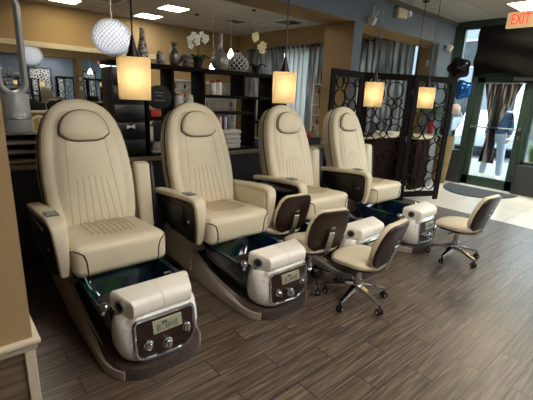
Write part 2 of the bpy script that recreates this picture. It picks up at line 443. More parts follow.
def build_pedicure(label, raised, dy=0, tray=False, dx=0):
    R = thing('pedicure_chair', label, 'pedicure chair', (0, 0, 0), 0, 'pedicure spa chairs in a row')
    # base: deck with swept side skirts
    V = [(-.04, .12, .055), (-.02, .18, .056), (.02, .235, .06), (.08, .272, .065), (.16, .29, .07), (.3, .29, .085), (.45, .288, .105), (.6, .286, .135),
         (.75, .284, .18), (.9, .282, .235), (1.05, .28, .285), (1.2, .28, .315), (1.4, .275, .325)]
    bm = B()
    loft(bm, [[Vector((-h, v, .0)), Vector((h, v, .0)), Vector((h, v, z)), Vector((h-.012, v, z+.012)), Vector((-h+.012, v, z+.012)), Vector((-h, v, z))] for v, h, z in V])
    obj('base', bm, 'deck', R)
    for s in (-1, 1):
        bm = B()
        loft(bm, [[Vector((s*(h+.002), v, .004 if v < .9 else .004+(v-.9)*.25)), Vector((s*(h+.004+.012*min(1, max(0, v/.3))), v, .004 if v < .9 else .004+(v-.9)*.25)), Vector((s*(h+.004+.014*min(1, max(0, v/.3))), v, z*.85)), Vector((s*(h+.002), v, z*(.85+.2*min(1, max(0, v/.3))))), Vector((s*(h-.028*min(1, max(0, v/.3))), v, z*(.85+.2*min(1, max(0, v/.3)))+.012))] for v, h, z in V[2:]])
        obj('skirt', bm, 'skirt', R)
    # pedestal under the seat
    bm = B(); loft(bm, [[Vector((sx*a, y, z)) for sx, y in ((-1, y0), (1, y0), (1, y1), (-1, y1))] for a, y0, y1, z in ((.27, .86, 1.38, .08), (.26, .86, 1.36, .24), (.23, .84, 1.2, .34), (.24, .82, 1.2, .42))])
    obj('pedestal', bm, 'pedestal', R)
    # tub
    def rr(hx, y0, y1, z, r=.09, n=6):
        o = []
        for cx, cy, a0 in ((hx-r, y1-r, 0), (-hx+r, y1-r, PI/2), (-hx+r, y0+r, PI), (hx-r, y0+r, 1.5*PI)):
            for k in range(n+1):
                a = a0+PI/2*k/n; o.append(Vector((cx+r*math.cos(a), cy+r*math.sin(a), z)))
        return o
    bm = B()
    loft(bm, [rr(.19, .24, .70, .07), rr(.25, .19, .77, .23), rr(.278, .16, .80, .355), rr(.288, .155, .81, .362), rr(.288, .155, .81, .380), rr(.278, .165, .80, .384), rr(.262, .18, .785, .372),
              rr(.238, .205, .75, .25), rr(.18, .26, .69, .14)])
    obj('tub', bm, 'tub', R)
    fa = None
    bm = B(); tube(bm, [(.18, .235, .37), (.18, .24, .42), (.17, .27, .44), (.15, .30, .425)], .012); lathe(bm, [(.025, 0), (.025, .02), (.012, .03)], (.18, .235, .365), 12)
    obj('faucet', bm, 'chrome', R)
    bm = B(); ball(bm, (-.26, .20, .38), .03, (1, 1, .8), 12); tube(bm, [(-.26, .20, .37), (-.285, .17, .345)], .012); obj('spray_handle', bm, 'chrome', R)
    # console body
    def ring(hx, y0, y1, z, bulge=.03, r=.085):
        o = rr(hx, y0, y1, z, r, 5)
        for p in o:
            if p.y < (y0+y1)/2: p.y -= bulge*(1-(p.x/hx)**2)
        return o
    bm = B()
    loft(bm, [ring(.155, .075, .23, .058), ring(.19, .042, .24, .068), ring(.222, .024, .24, .10), ring(.240, .014, .24, .15), ring(.249, .012, .235, .21), ring(.248, .022, .225, .28), ring(.24, .036, .21, .345), ring(.232, .05, .20, .36)])
    obj('console', bm, 'marble', R)
    # front surface helper
    KZ = [(.058, .075), (.068, .042), (.10, .024), (.15, .014), (.21, .012), (.28, .022), (.345, .036)]
    HX = [(.058, .155), (.068, .19), (.10, .222), (.15, .240), (.21, .249), (.28, .248), (.345, .24)]
    def itp(T, z):
        for (a, b), (c, d) in zip(T, T[1:]):
            if z <= c: return b+(d-b)*max(0, (z-a))/(c-a)
        return T[-1][1]
    def front(x, z, d=0): return Vector((x, itp(KZ, z)-.03*(1-(x/itp(HX, z))**2)-d, z))
    # control panel outline (wide top, rounded bottom)
    def po(sc=1):
        pts = []
        for cx, cz, r, a0, a1 in ((.15, .312, .03, 0, 90), (-.15, .312, .03, 90, 180), (-.115, .17, .065, 180, 270), (.07, .195, .11, 270, 360)):
            for k in range(7):
                a = math.radians(a0+(a1-a0)*k/6); pts.append((cx+r*math.cos(a), cz+r*math.sin(a)))
        c = (0, .225); return [(c[0]+(u-c[0])*sc, c[1]+(v-c[1])*sc) for u, v in pts]
    cp = B(); P1 = po(1)
    a = [cp.verts.new(front(u, v, .006)) for u, v in P1]; P2 = po(.55); b = [cp.verts.new(front(u, v, .006)) for u, v in P2]; P3 = po(1); c = [cp.verts.new(front(u, v, -.01)) for u, v in P3]
    n = len(a)
    for j in range(n):
        k = (j+1) % n
        cp.faces.new((a[j], a[k], b[k], b[j])); cp.faces.new((c[j], c[k], a[k], a[j]))
    cp.faces.new(b)
    CP = obj('control_panel', cp, 'panelwood', R)
    bm = B(); tube(bm, [front(u, v, .008) for u, v in P1], .0105, 8, True); obj('bezel', bm, 'chrome', CP)
    bm = B(); dy = .012
    q = [(-.08, .25), (.095, .25), (.095, .318), (-.08, .318)]
    loft(bm, [[front(u, v, .002) for u, v in q], [front(u, v, dy) for u, v in q]]); DS = obj('display', bm, 'lcd', CP, smooth=None)
    bm = B()
    for i, x in enumerate((-.05, -.024, .002, .028, .054)):
        for (u0, u1, v0, v1) in ((-.008, .008, .293, .296), (-.008, .008, .279, .282), (-.008, .008, .265, .268), (-.009, -.006, .267, .294), (.006, .009, .267, .294)):
            if (i+int(v0*1000)) % 4 == 0: continue
            f = [front(x+uu, vv, dy+.001) for uu, vv in ((u0, v0), (u1, v0), (u1, v1), (u0, v1))]
            loft(bm, [f, [p+Vector((0, -.001, 0)) for p in f]])
    loft(bm, [[front(u, v, dy+.001) for u, v in ((-.03, .301), (0, .301), (0, .31), (-.03, .31))], [front(u, v, dy+.002) for u, v in ((-.03, .301), (0, .301), (0, .31), (-.03, .31))]])
    obj('digits', bm, 'ink', DS, smooth=None)
    for x, z, r in ((-.115, .20, .028), (-.005, .175, .033), (.12, .225, .028)):
        bm = B(); f = front(x, z)
        loft(bm, [circ((f.x, f.y-d, f.z), rr_, 16, 1) for d, rr_ in ((.0, r), (.015, r), (.02, r*.75), (.032, r*.7), (.036, r*.55))])
        box(bm, f.x-.005, f.x+.005, f.y-.045, f.y-.03, f.z-r*.6, f.z+r*.6, .002)
        obj('knob', bm, 'chrome', CP)
    # foot rest pad: two cushions
    FP = None
    for s in (-1, 1):
        bm = B(); box(bm, min(s*-.06, s*.25), max(s*-.06, s*.25), .01, .195, .358, .472, .034, 4)
        bmesh.ops.bisect_plane(bm, geom=bm.verts[:]+bm.edges[:]+bm.faces[:], plane_co=(s*.0012, 0, 0), plane_no=(-s, 0, 0), clear_outer=True)
        bmesh.ops.holes_fill(bm, edges=[e for e in bm.edges if e.is_boundary])
        for v in bm.verts:
            v.co.z += .15*(v.co.y-.11)*(1 if v.co.z > .41 else 0)
            if abs(v.co.x) > .17: v.co.x -= s*.40*(.195-v.co.y)*(abs(v.co.x)-.17)/.08
        o = obj('foot_pad', bm, 'pad', R)
        if s < 0:
            nn = Vector((-1, -.40, 0)).normalized(); tt = Vector((.40, -1, 0)).normalized(); c0 = Vector((-.214, .10, .413))
            def rg(d, r_): return [c0+nn*d+tt*(r_*math.cos(a))+Vector((0, 0, r_*math.sin(a))) for a in [2*PI*k/20 for k in range(20)]]
            bm = B(); loft(bm, [rg(d, r) for d, r in ((-.01, .034), (.006, .034), (.009, .030), (.005, .024))]); obj('end_ring', bm, 'keypad', o)
            bm = B(); loft(bm, [rg(d, r) for d, r in ((-.01, .024), (.007, .023), (.009, .012))]); obj('end_button', bm, 'black', o)
    # seat cushion
    bm = B(); box(bm, -.302, .302, .50, 1.12, .415, .63, .055, 5)
    for v in bm.verts:
        t = (v.co.y-.5)/.6
        if v.co.z > .52: v.co.z += .018*math.sin(PI*min(1, max(0, t*.9)))-.03*t
        v.co.x *= 1-.06*t
    S = obj('seat', bm, 'cream', R)
    for s in (-1, 1):
        bm = B(); tube(bm, [(s*.302, .62, .57), (s*.292, .535, .60), (s*.27, .502, .595), (s*.245, .4985, .575), (s*.232, .4985, .53), (s*.228, .4985, .47), (s*.226, .515, .425)], .0042, 6)
        obj('seat_piping', bm, 'piping', S)
    bm = B()
    for i in range(9):
        x = -.14+.035*i
        tube(bm, [(x, .62+.02*abs(i-4)*.5, .639), (x, .75, .643), (x*.97, .9, .634), (x*.95, 1.0, .622)], .0028, 5)
    obj('seat_seams', bm, 'stitch', S)
    # backrest
    O = Vector((0, 1.02, .50)); L = 1.005; ang = math.atan2(.30, .94)
    up = Vector((0, math.sin(ang), math.cos(ang))); nrm = Vector((0, -math.cos(ang), math.sin(ang)))
    W = [(0, .25), (.06, .272), (.15, .292), (.28, .308), (.42, .313), (.55, .306), (.66, .294), (.75, .277), (.83, .250), (.89, .215), (.935, .174), (.965, .128), (.985, .075), (.994, .022)]
    def outline(sc=0.0, top=0):
        l = [(max(w-sc, .004), t*L+(0 if t > .03 else sc)-(sc if t > .9 else 0)*min(1, (t-.9)/.09 if t > .9 else 0)) for t, w in W]
        return [(-w, t) for w, t in l]+[(w, t) for w, t in reversed(l)]
    def bp(u, t, d): return O+Vector((u, 0, 0))+up*t+nrm*d
    def crown(u, t): return .012*(1-(u/.28)**2)
    bm = B()
    loft(bm, [[bp(u, t, d) for u, t in outline(sc)] for sc, d in ((.06, -.125), (.02, -.115), (.0, -.085), (.0, .0))])
    BS = obj('backrest_shell', bm, 'cream2', R)
    bm = B()
    loft(bm, [[bp(u, t, d) for u, t in outline(sc)] for sc, d in ((.004, -.01), (.0, .0), (.0, .045), (.006, .06), (.02, .072), (.05, .078), (.075, .07), (.078, .07), (.10, .08), (.14, .086))])
    BK = obj('backrest', bm, 'cream', R)
    bm = B(); tube(bm, [bp(u, t, -.002) for u, t in outline(-.003)], .0055, 6, False); obj('outer_piping', bm, 'piping', BK)
    bm = B(); tube(bm, [bp(u, t, .064) for u, t in outline(.01)], .003, 6, False)
    for s in (-1, 1): tube(bm, [bp(s*.135, .70, .085), bp(s*.15, .5, .085), bp(s*.165, .3, .085), bp(s*.175, .1, .083)], .003, 5)
    for i in range(6):
        x = -.10+.04*i; tube(bm, [bp(x, .44-.012*abs(i-2.5), .0865), bp(x*1.15, .25, .0865), bp(x*1.3, .06, .0855)], .0026, 5)
    obj('backrest_seams', bm, 'stitch', BK)
    # head cushion: D shape
    hp = []
    for k in range(25):
        a = PI*k/24; hp.append((.168*math.cos(a), .735+.17*math.sin(a)**.9 if 0 < k < 24 else .735))
    for k in range(1, 8):
        u = -.168+.336*k/8; hp.append((u, .735-.05*(1-(u/.168)**4)))
    def hs(sc): return [(u*sc, .79+(t-.79)*sc) for u, t in hp]
    bm = B(); loft(bm, [[bp(u, t, d) for u, t in hs(sc)] for sc, d in ((.98, .07), (1, .085), (1, .10), (.95, .115), (.8, .125), (.5, .13), (.2, .131))])
    HC = obj('head_cushion', bm, 'cream', R)
    bm = B(); tube(bm, [bp(u, t, .092) for u, t in hs(1.015)], .005, 6, True); obj('head_piping', bm, 'piping', HC)
    # arms
    for s in (-1, 1):
        if s > 0 and raised:
            bm = B(); box(bm, .335, .455, 1.03, 1.13, .47, 1.0, .03, 4)
            for v in bm.verts: v.co.y += .12*(v.co.z-.5)
            AR = obj('armrest', bm, 'cream', R)
            bm = B(); ol = [(1.04, .50), (1.10, .96), (1.14, 1.0), (1.24, .98), (1.27, .85), (1.24, .6), (1.16, .48)]
            prism(bm, ol, lambda u, v, d: Vector((d, u, v)), .457, .49, .012, 3); obj('arm_outer_panel', bm, 'armwood', AR)
            continue
        A = B()
        path = [(1.24, .745), (1.05, .765), (.85, .785), (.70, .797), (.61, .797), (.56, .775), (.535, .73), (.535, .63), (.55, .52), (.575, .43)]
        wd = [.09, .10, .105, .108, .105, .10, .09, .078, .066, .05]; rings = []
        for i, (y, z) in enumerate(path):
            p0 = path[max(0, i-1)]; p1 = path[min(len(path)-1, i+1)]
            ty, tz = p1[0]-p0[0], p1[1]-p0[1]; l = math.hypot(ty, tz); ny, nz = -tz/l, ty/l   # inner normal
            w, t = wd[i]/2, .045; q = []
            for cx, ct, a0 in ((1, 1, 0), (-1, 1, 90), (-1, 0, 180), (1, 0, 270)):
                for k in range(4):
                    a = math.radians(a0+30*k); r = .016
                    u = cx*(w-r)+r*math.cos(a); d = (t-r if ct else r)+r*math.sin(a)
                    q.append(Vector((s*(.354-.015*max(0, .72-z)/.3)+u, y+ny*d, z+nz*d)))
            rings.append(q)
        loft(A, rings)
        AR = obj('armrest', A, 'cream', R)
        bm = B(); box(bm, min(s*.306, s*.336), max(s*.306, s*.336), .59, 1.16, .46, .755, .012, 3); obj('arm_inner_panel', bm, 'cream', AR)
        bm = B(); ol = [(.575, .75), (1.18, .72), (1.2, .65), (1.14, .54), (.95, .47), (.62, .44), (.585, .50)]
        prism(bm, ol, lambda u, v, d: Vector((s*d, u, v)), .338, .396, .012, 3); AP = obj('arm_outer_panel', bm, 'armwood', AR)
        bm = B(); box(bm, min(s*.395, s*.410), max(s*.395, s*.410), .72, 1.08, .52, .70, .004); obj('tray', bm, 'black', AP)
        bm = B(); ball(bm, (s*.398, .65, .60), .012, n=8); obj('hinge', bm, 'steel', AP)
        if s < 0 and tray:
            bm = B(); prism(bm, [(-.40-.02, .62), (-.40-.02, 1.02)]+[(-.50-.09*math.sin(a), .82+.2*math.cos(a)) for a in [PI*k/12 for k in range(13)]], lambda u, v, d: Vector((u, v, d)), .705, .725, .004); obj('tray_table', bm, 'black', AR)
        if s < 0:
            bm = B(); box(bm, -.39, -.32, .66, .76, .80, .807, .002); KP = obj('keypad', bm, 'keypad', AR)
            bm = B()
            for i in range(3):
                for j in range(3): box(bm, -.383+.021*i, -.368+.021*i, .672+.03*j, .69+.03*j, .807, .81)
            obj('buttons', bm, 'steel', KP, smooth=None)
    for c in R.children:
        if c.name.split('.')[0] in ('pedestal', 'seat', 'backrest', 'backrest_shell', 'head_cushion', 'armrest'):
            for o in [c]+list(c.children_recursive): o.data.transform(Matrix.Translation((dx, dy, 0)))
    return R

PX = [.855, 1.83, 2.89, 3.93]
PL = ['cream pedicure chair nearest the camera, at the left behind the marbled foot console',
      'cream pedicure chair second from left, beside the tall shelf unit',
      'cream pedicure chair third in the row, partly behind the tucked-in stools',
      'cream pedicure chair farthest right, in front of the ring-pattern folding screen']
for x, l, ra, dy, tr, dx in zip(PX, PL, (True, False, True, True), (0, .16, .13, .09), (False, False, True, False), (-.02, -.05, -.01, -.01)): build_pedicure(l, ra, dy, tr, dx).location = (x, 1.78, 0)

# ------------------------------------------------------------------ technician stools
def build_stool(label):
    """faces +x"""
    R = thing('stool', label, 'stool', (0, 0, 0), 0, 'cream and walnut rolling stools')
    def sup(a, b, z, n=28, e=2.6, tilt=0, dx=0):
        o = []
        for i in range(n):
            t = 2*PI*i/n; c, s = math.cos(t), math.sin(t)
            x = a*math.copysign(abs(c)**(2/e), c); y = b*math.copysign(abs(s)**(2/e), s)
            o.append(Vector((x+dx, y, z-tilt*max(0, x)**2+.35*min(0, x+.13)**2*4*0)))
        return o
    bm = B(); loft(bm, [sup(.14, .14, .335, tilt=.1), sup(.20, .20, .35, tilt=.3), sup(.222, .222, .375, tilt=.35)]); obj('seat_shell', bm, 'panelwood', R)
    bm = B(); loft(bm, [sup(.222, .222, .376, tilt=.4), sup(.232, .232, .392, tilt=.4), sup(.230, .230, .412, tilt=.4), sup(.21, .21, .430, tilt=.35), sup(.16, .16, .440, tilt=.3), sup(.08, .08, .444)])
    obj('seat', bm, 'cream', R)
    # backrest, leaning back
    O = Vector((-.215, 0, .40)); an = math.radians(17); up = Vector((-math.sin(an), 0, math.cos(an))); nr = Vector((math.cos(an), 0, math.sin(an)))
    prof = [(0, .12), (.02, .155), (.06, .187), (.15, .203), (.24, .20), (.32, .183), (.365, .157), (.385, .125), (.392, .07)]
    def ol(sc=1):
        l = [(w*sc, .19+(t-.19)*sc) for t, w in prof]
        return [(w, t) for w, t in l]+[(-w, t) for w, t in reversed(l)]
    def P(u, t, d): return O+up*t+nr*(d+.9*u*u)+Vector((0, u, 0))
    bm = B(); loft(bm, [[P(u, t, d) for u, t in ol(sc)] for sc, d in ((.9, -.022), (.98, -.018), (1, -.008), (1, 0))]); BK = obj('back_shell', bm, 'panelwood', R)
    bm = B(); loft(bm, [[P(u, t, d) for u, t in ol(sc)] for sc, d in ((1, 0), (1.02, .012), (1.02, .03), (.97, .045), (.85, .052), (.5, .055))]); obj('back_cushion', bm, 'cream', R)
    bm = B(); a = [P(0, t, d) for t, d in ((.20, -.028), (.08, -.03), (-.02, -.03), (-.06, .0))]+[Vector((-.16, 0, .332)), Vector((-.04, 0, .325))]
    loft(bm, [[p+Vector((0, w, 0)), p+Vector((0, -w, 0)), p+Vector((-.006, -w, -.006)), p+Vector((-.006, w, -.006))] for p, w in zip(a, (.028, .03, .032, .032, .03, .03))])
    obj('back_bracket', bm, 'steel', R)
    bm = B(); c = P(0, .24, -.024); box(bm, c.x-.006, c.x+.004, -.022, .022, c.z-.01, c.z+.01, .003); obj('badge', bm, 'steel', BK)
    bm = B(); box(bm, -.1, .08, -.06, .06, .312, .336, .006); tube(bm, [(0, 0, .31), (0, 0, .20)], .026, 14); tube(bm, [(0, 0, .2), (0, 0, .12)], .034, 14); obj('gas_lift', bm, 'chrome', R)
    bm = B(); tube(bm, [(0, .04, .32), (.02, .16, .31)], .006); obj('lever', bm, 'black', R)
    for k in range(5):
        a = 2*PI*k/5+.35; d = Vector((math.cos(a), math.sin(a), 0)); n = Vector((-d.y, d.x, 0))
        bm = B(); loft(bm, [[d*r+n*w+Vector((0, 0, z+h)), d*r-n*w+Vector((0, 0, z+h)), d*r-n*w+Vector((0, 0, z-h)), d*r+n*w+Vector((0, 0, z-h))] for r, w, z, h in ((.01, .026, .135, .02), (.10, .02, .125, .016), (.20, .014, .10, .012), (.265, .012, .085, .01))])
        obj('base_arm', bm, 'chrome', R)
        bm = B(); c = d*.262
        for s in (-1, 1):
            loft(bm, [[c+n*(s*q)+Vector((0, 0, .028))+d*(r*math.cos(2*PI*j/16))+Vector((0, 0, r*math.sin(2*PI*j/16))) for j in range(16)] for q, r in ((.006, .024), (.008, .028), (.02, .028), (.024, .022))])
        tube(bm, [c+Vector((0, 0, .03)), c+Vector((0, 0, .085))], .009, 8)
        CA = obj('caster', bm, 'black', R)
        bm = B(); loft(bm, [[c+n*(.026*s)+Vector((0, 0, .028))+d*(.012*math.cos(2*PI*j/10))+Vector((0, 0, .012*math.sin(2*PI*j/10))) for j in range(10)] for s in (-1, 1)]); obj('caster_cap', bm, 'steel', CA)
    return R
st = build_stool('cream rolling stool out on the floor, in front of the third foot console')
for ch in [c for c in st.children_recursive]:
    k = .90 if ch.name.split('.')[0] in ('seat', 'seat_shell', 'back_shell', 'back_cushion', 'back_bracket', 'badge') else .95
    ch.data.transform(Matrix.Diagonal((k, k, .94, 1)))
st.location = (2.395, 1.57, 0); st.rotation_euler.z = math.radians(96)
dup(st, (3.96, 1.48, 0), math.radians(86), 'cream rolling stool at the far right, alone on the open floor')
dup(st, (2.31, 2.02, 0), math.radians(78), 'rolling stool with walnut back tucked in behind the front stool')
dup(st, (2.36, 2.50, 0), math.radians(86), 'rolling stool deepest between the second and third pedicure chairs')

# ------------------------------------------------------------------ pendants
def build_pendant(label):
    R = thing('pendant_lamp', label, 'lamp', (0, 0, 0), 0, 'square amber pendant lamps')   # origin: shade centre
    w, h, t = .078, .105, .006; bm = B()
    def sq(a, z, r=.015):
        o = []
        for cx, cy, a0 in ((1, 1, 0), (-1, 1, 90), (-1, -1, 180), (1, -1, 270)):
            for k in range(4):
                q = math.radians(a0+30*k); o.append(Vector((cx*(a-r)+r*math.cos(q), cy*(a-r)+r*math.sin(q), z)))
        return o
    loft(bm, [sq(w-.004, -h), sq(w, -h), sq(w+.004, h-.01), sq(w-.005, h), sq(w-.01, h-.004), sq(w-.004, h-.012), sq(w-.006, -h)], cap=(False, False))
    # lid with hole covered by holder
    loft(bm, [sq(w-.006, h-.003), sq(.03, h-.003)], cap=(False, False))
    obj('lamp_shade', bm, 'shade', R)
    bm = B(); lathe(bm, [(.034, h-.002), (.034, h+.008), (.024, h+.03), (.014, h+.07), (.008, h+.10), (.004, h+.11)], n=16); tube(bm, [(0, 0, h-.002), (0, 0, h-.05)], .016, 10); obj('lamp_holder', bm, 'bronze', R)
    bm = B(); ball(bm, (0, 0, .0), .026, (1, 1, 1.2), 14); obj('bulb', bm, 'bulb', R)
    return R
PP = [(.845, 2.05), (1.93, 2.05), (3.03, 2.05), (3.99, 2.05), (6.15, 3.40)]
PLB = ['amber square pendant lamp at the left, hanging above the nearest pedicure chair', 'amber square pendant lamp second from left, in front of the shelf unit',
       'paler square pendant lamp against the middle panel of the folding screen', 'amber square pendant lamp at the right, against the right panel of the folding screen',
       'square pendant lamp hanging behind the folding screen over the reception counter']
pz = [1.605, 1.61, 1.605, 1.605, 1.70]
LR = [math.radians(a) for a in (-20, -42, -55, -62, -30)]
p0 = build_pendant(PLB[0]); p0.location = (*PP[0], pz[0]); p0.rotation_euler.z = LR[0]
lamps = [p0]+[dup(p0, (*PP[i], pz[i]), LR[i], PLB[i]) for i in range(1, 5)]
for i, o in enumerate(lamps):
    top = ZC-pz[i]; bm = B(); tube(bm, [(0, 0, .21), (0, 0, top)], .0045, 6); obj('cord', bm, 'black', o)
    bm = B(); lathe(bm, [(.06, top-.001), (.06, top-.012), (.02, top-.03)], n=18); obj('canopy', bm, 'bronze', o)

# small bell pendants and globe in the rear room
def bell(label, x, y, z):
    R = thing('bell_pendant', label, 'lamp', (x, y, z), 0, 'small white bell pendants')
    bm = B(); lathe(bm, [(.075, -.09), (.07, -.05), (.05, 0), (.025, .05), (.012, .08)], n=16, cap=(False, True)); obj('lamp_shade', bm, 'bulbw', R)
    bm = B(); tube(bm, [(0, 0, .08), (0, 0, ZB-z)], .004, 6); obj('cord', bm, 'metal_white', R)
bell('small white bell pendant left of the grey bottle vase', 4.56, 7.0, 2.12); bell('small white bell pendant just right of the grey bottle vase neck', 5.0, 7.0, 2.38)
G = thing('globe_lamp', 'beaded white globe lamp hanging in the rear room at upper left', 'lamp', (2.69, 7.42, 2.43))
bm = B(); r = .335
for f in (1, -1):
    for k in range(26):
        a0 = 2*PI*k/26; tube(bm, [(r*math.sin(t)*math.cos(a0+f*t*.9), r*math.sin(t)*math.sin(a0+f*t*.9), r*.92*math.cos(t)) for t in [.12+(PI-.24)*j/16 for j in range(17)]], .0085, 5)
obj('bead_shell', bm, 'wicker', G)
bm = B(); ball(bm, (0, 0, 0), .30, (1, 1, .92), 20); obj('globe_core', bm, 'glow_globe', G)
bm = B(); tube(bm, [(0, 0, .3), (0, 0, ZB-2.43)], .006, 6); obj('cord', bm, 'steel', G)

# ------------------------------------------------------------------ shelf unit on the half wall
KS = 3.68/3.6
def S(x, z): return (x*KS, 1.55+(z-1.55)*KS)
U = thing('shelf_unit', 'dark espresso open shelf unit standing on the half wall ledge', 'shelf', (2.95, 3.82, .905))
ux, uz = 2.95, .905
y0, y1 = -.13, .13
def ub(name, x0, x1, z0, z1, bev=.004):
    x0, z0 = S(x0, z0); x1, z1 = S(x1, z1)
    obj(name, box(B(), x0-ux, x1-ux, y0, y1, z0-uz, z1-uz, bev), 'espresso', U)
ub('top_board', 1.27, 3.46, 1.76, 1.80)
for a, b, c, d in ((1.60, 1.63, .94, 1.76), (1.87, 1.90, .94, 1.76), (2.23, 2.26, .94, 1.76), (2.38, 2.41, .94, 1.325), (2.76, 2.79, 1.535, 1.76), (2.93, 2.96, .94, 1.50), (3.19, 3.22, .94, 1.76), (3.43, 3.46, .94, 1.76)):
    ub('upright', a, b, c, d)
for a, b, c in ((2.26, 3.19, 1.50), (2.26, 2.93, 1.325), (2.96, 3.19, 1.22), (3.22, 3.43, 1.32), (1.90, 2.23, 1.36), (1.63, 1.87, 1.265)):
    ub('shelf_board', a, b, c, c+.035)
ub('bottom_board', 1.60, 3.46, .9205, .94)
YS = 3.78
ztop = S(0, 1.80)[1]+.0005

def vase(name, label, prof, x, m, y=YS, z=ztop, grp=None, n=22, cat='vase'):
    bm = B(); lathe(bm, prof+[(prof[-1][0]*.7, prof[-1][1]-.01)], n=n); o = obj(name, bm, m); place(o, (S(x, 0)[0], y, z)); return tag(o, label, cat, grp)
vase('tall_vase', 'tall slender silver mosaic vase at the left end of the shelf top', [(.05, 0), (.058, .02), (.056, .08), (.042, .16), (.026, .24), (.02, .29), (.026, .312), (.022, .315)], 1.62, 'silver')
vase('silver_jar', 'small squat silver mosaic jar beside the tall slender vase', [(.034, 0), (.04, .01), (.04, .095), (.03, .105), (.032, .122), (.03, .124)], 1.80, 'silver')
vase('bottle_vase', 'dark silver bottle vase with narrow waist, third on the shelf top', [(.032, 0), (.048, .02), (.055, .08), (.048, .13), (.024, .165), (.02, .185), (.034, .215), (.03, .225)], 1.95, 'darksilver')
vase('gourd_vase', 'large hammered silver bottle vase with long straight neck', [(.05, 0), (.08, .02), (.105, .07), (.105, .11), (.075, .17), (.036, .205), (.026, .24), (.024, .37), (.03, .385), (.028, .387)], 2.50, 'silver2', n=28)
# rose shaped ornament
bm = B()
for k in range(14):
    a = k*2.4; rr_ = .075*(1-k/22); T = Matrix.Rotation(a, 4, 'Z') @ Matrix.Rotation(.7-.03*k, 4, 'Y')
    ball(bm, (rr_*.6*math.cos(a), rr_*.6*math.sin(a), .06+.004*k), .05, (1, .9, .25), 10, T=T)
lathe(bm, [(.03, 0), (.045, .02), (.03, .05)], n=14)
o = obj('silver_rose', bm, 'silver2'); place(o, (S(2.065, 0)[0], YS-.04, ztop)); tag(o, 'round silver petal ornament left of the white orchid pot', 'ornament')
# lattice vase
t = thing('lattice_vase', 'round dark vase wrapped in a silver lattice, right of the bottle vase', 'vase', (S(2.745, 0)[0], YS, ztop))
vp = lambda z: .055+.075*math.sin(PI*min(1, (z+.02)/.23))**1.0 if z < .19 else .03
bm = B(); zs = [0, .02, .05, .08, .11, .14, .17, .19, .21, .235]; rs = [.05, .085, .112, .118, .108, .085, .055, .035, .028, .036]
lathe(bm, list(zip(rs, zs)), n=24); obj('vase_body', bm, 'black', t)
def ri(z):
    for i in range(len(zs)-1):
        if z <= zs[i+1]: return rs[i]+(rs[i+1]-rs[i])*(z-zs[i])/(zs[i+1]-zs[i])
    return rs[-1]
bm = B()
for f in (1, -1):
    for k in range(12):
        a0 = 2*PI*k/12; tube(bm, [((ri(z)+.003)*math.cos(a0+f*z*9), (ri(z)+.003)*math.sin(a0+f*z*9), z) for z in [.005+.2*j/14 for j in range(15)]], .0068, 5)
obj('silver_lattice', bm, 'lattice', t)

def orchid(label, x, fl, pm, lm='leaf', potm='matte', ps=1.0):
    X = S(x, 0)[0]; t = thing('orchid', label, 'plant', (X, YS, ztop))
    bm = B(); lathe(bm, [(.04*ps, 0), (.058*ps, .085*ps), (.064*ps, .09*ps), (.064*ps, .105*ps), (.055*ps, .105*ps), (.05*ps, .09*ps)], n=18); obj('pot', bm, potm, t)
    for k in range(5):
        a = k*1.26+.4; bm = B(); d = Vector((math.cos(a), math.sin(a), 0)); n = Vector((-d.y, d.x, 0))
        loft(bm, [[d*r+n*w+Vector((0, 0, z)), d*r+Vector((0, 0, z-.008)), d*r-n*w+Vector((0, 0, z)), d*r+Vector((0, 0, z-.012))] for r, w, z in ((.01, .006, .10*ps), (.05, .022, .135*ps), (.09, .02, .13*ps), (.13, .003, .105*ps))]); obj('leaf', bm, lm, t)
    for g in (0, 1):
        pts = [f for f in fl if f[3] == g]
        if not pts: continue
        bm = B(); q = pts[0]; tube(bm, [(0, 0, .09*ps), (q[0]*.1+.01*g, 0, q[2]*.5), (q[0]*.5, q[1]*.5, q[2]*.85)]+[(f[0], f[1], f[2]-.01) for f in pts], .0045, 6); obj('stem', bm, 'stem', t)
    for (dx, dy, dz, g) in fl:
        bm = B()
        for k in range(5):
            a = 2*PI*k/5+dx*9; T = Matrix.Rotation(a, 4, 'Y') @ Matrix.Rotation(.25, 4, 'X')
            c = Vector((math.sin(a)*.02, -.012, math.cos(a)*.02)); ball(bm, c+Vector((dx, dy, dz)), .0205, (.8, .2, 1), 8, T=Matrix.Rotation(a, 4, 'Y'))
        ball(bm, (dx, dy-.02, dz-.004), .009, n=8); obj('flower', bm, pm, t)
orchid('white orchid in a black pot at the middle of the shelf top', 2.22, [(-.02, -.02, .30, 0), (-.075, -.03, .315, 0), (-.12, -.03, .27, 0), (-.11, -.03, .215, 0), (.03, -.02, .335, 1), (.06, -.03, .285, 1), (.085, -.02, .31, 1), (-.04, -.04, .255, 0)], 'petal')
orchid('cream-flowered orchid in a small black pot at the right of the shelf top', 3.01, [(-.06, -.02, .38, 0), (-.03, -.02, .40, 0), (-.08, -.03, .41, 0), (-.045, -.03, .425, 0), (.02, -.02, .30, 1), (.06, -.03, .295, 1), (.085, -.03, .325, 1), (.05, -.03, .335, 1), (.035, -.03, .265, 1), (.075, -.02, .27, 1)], 'petal2', ps=.85)

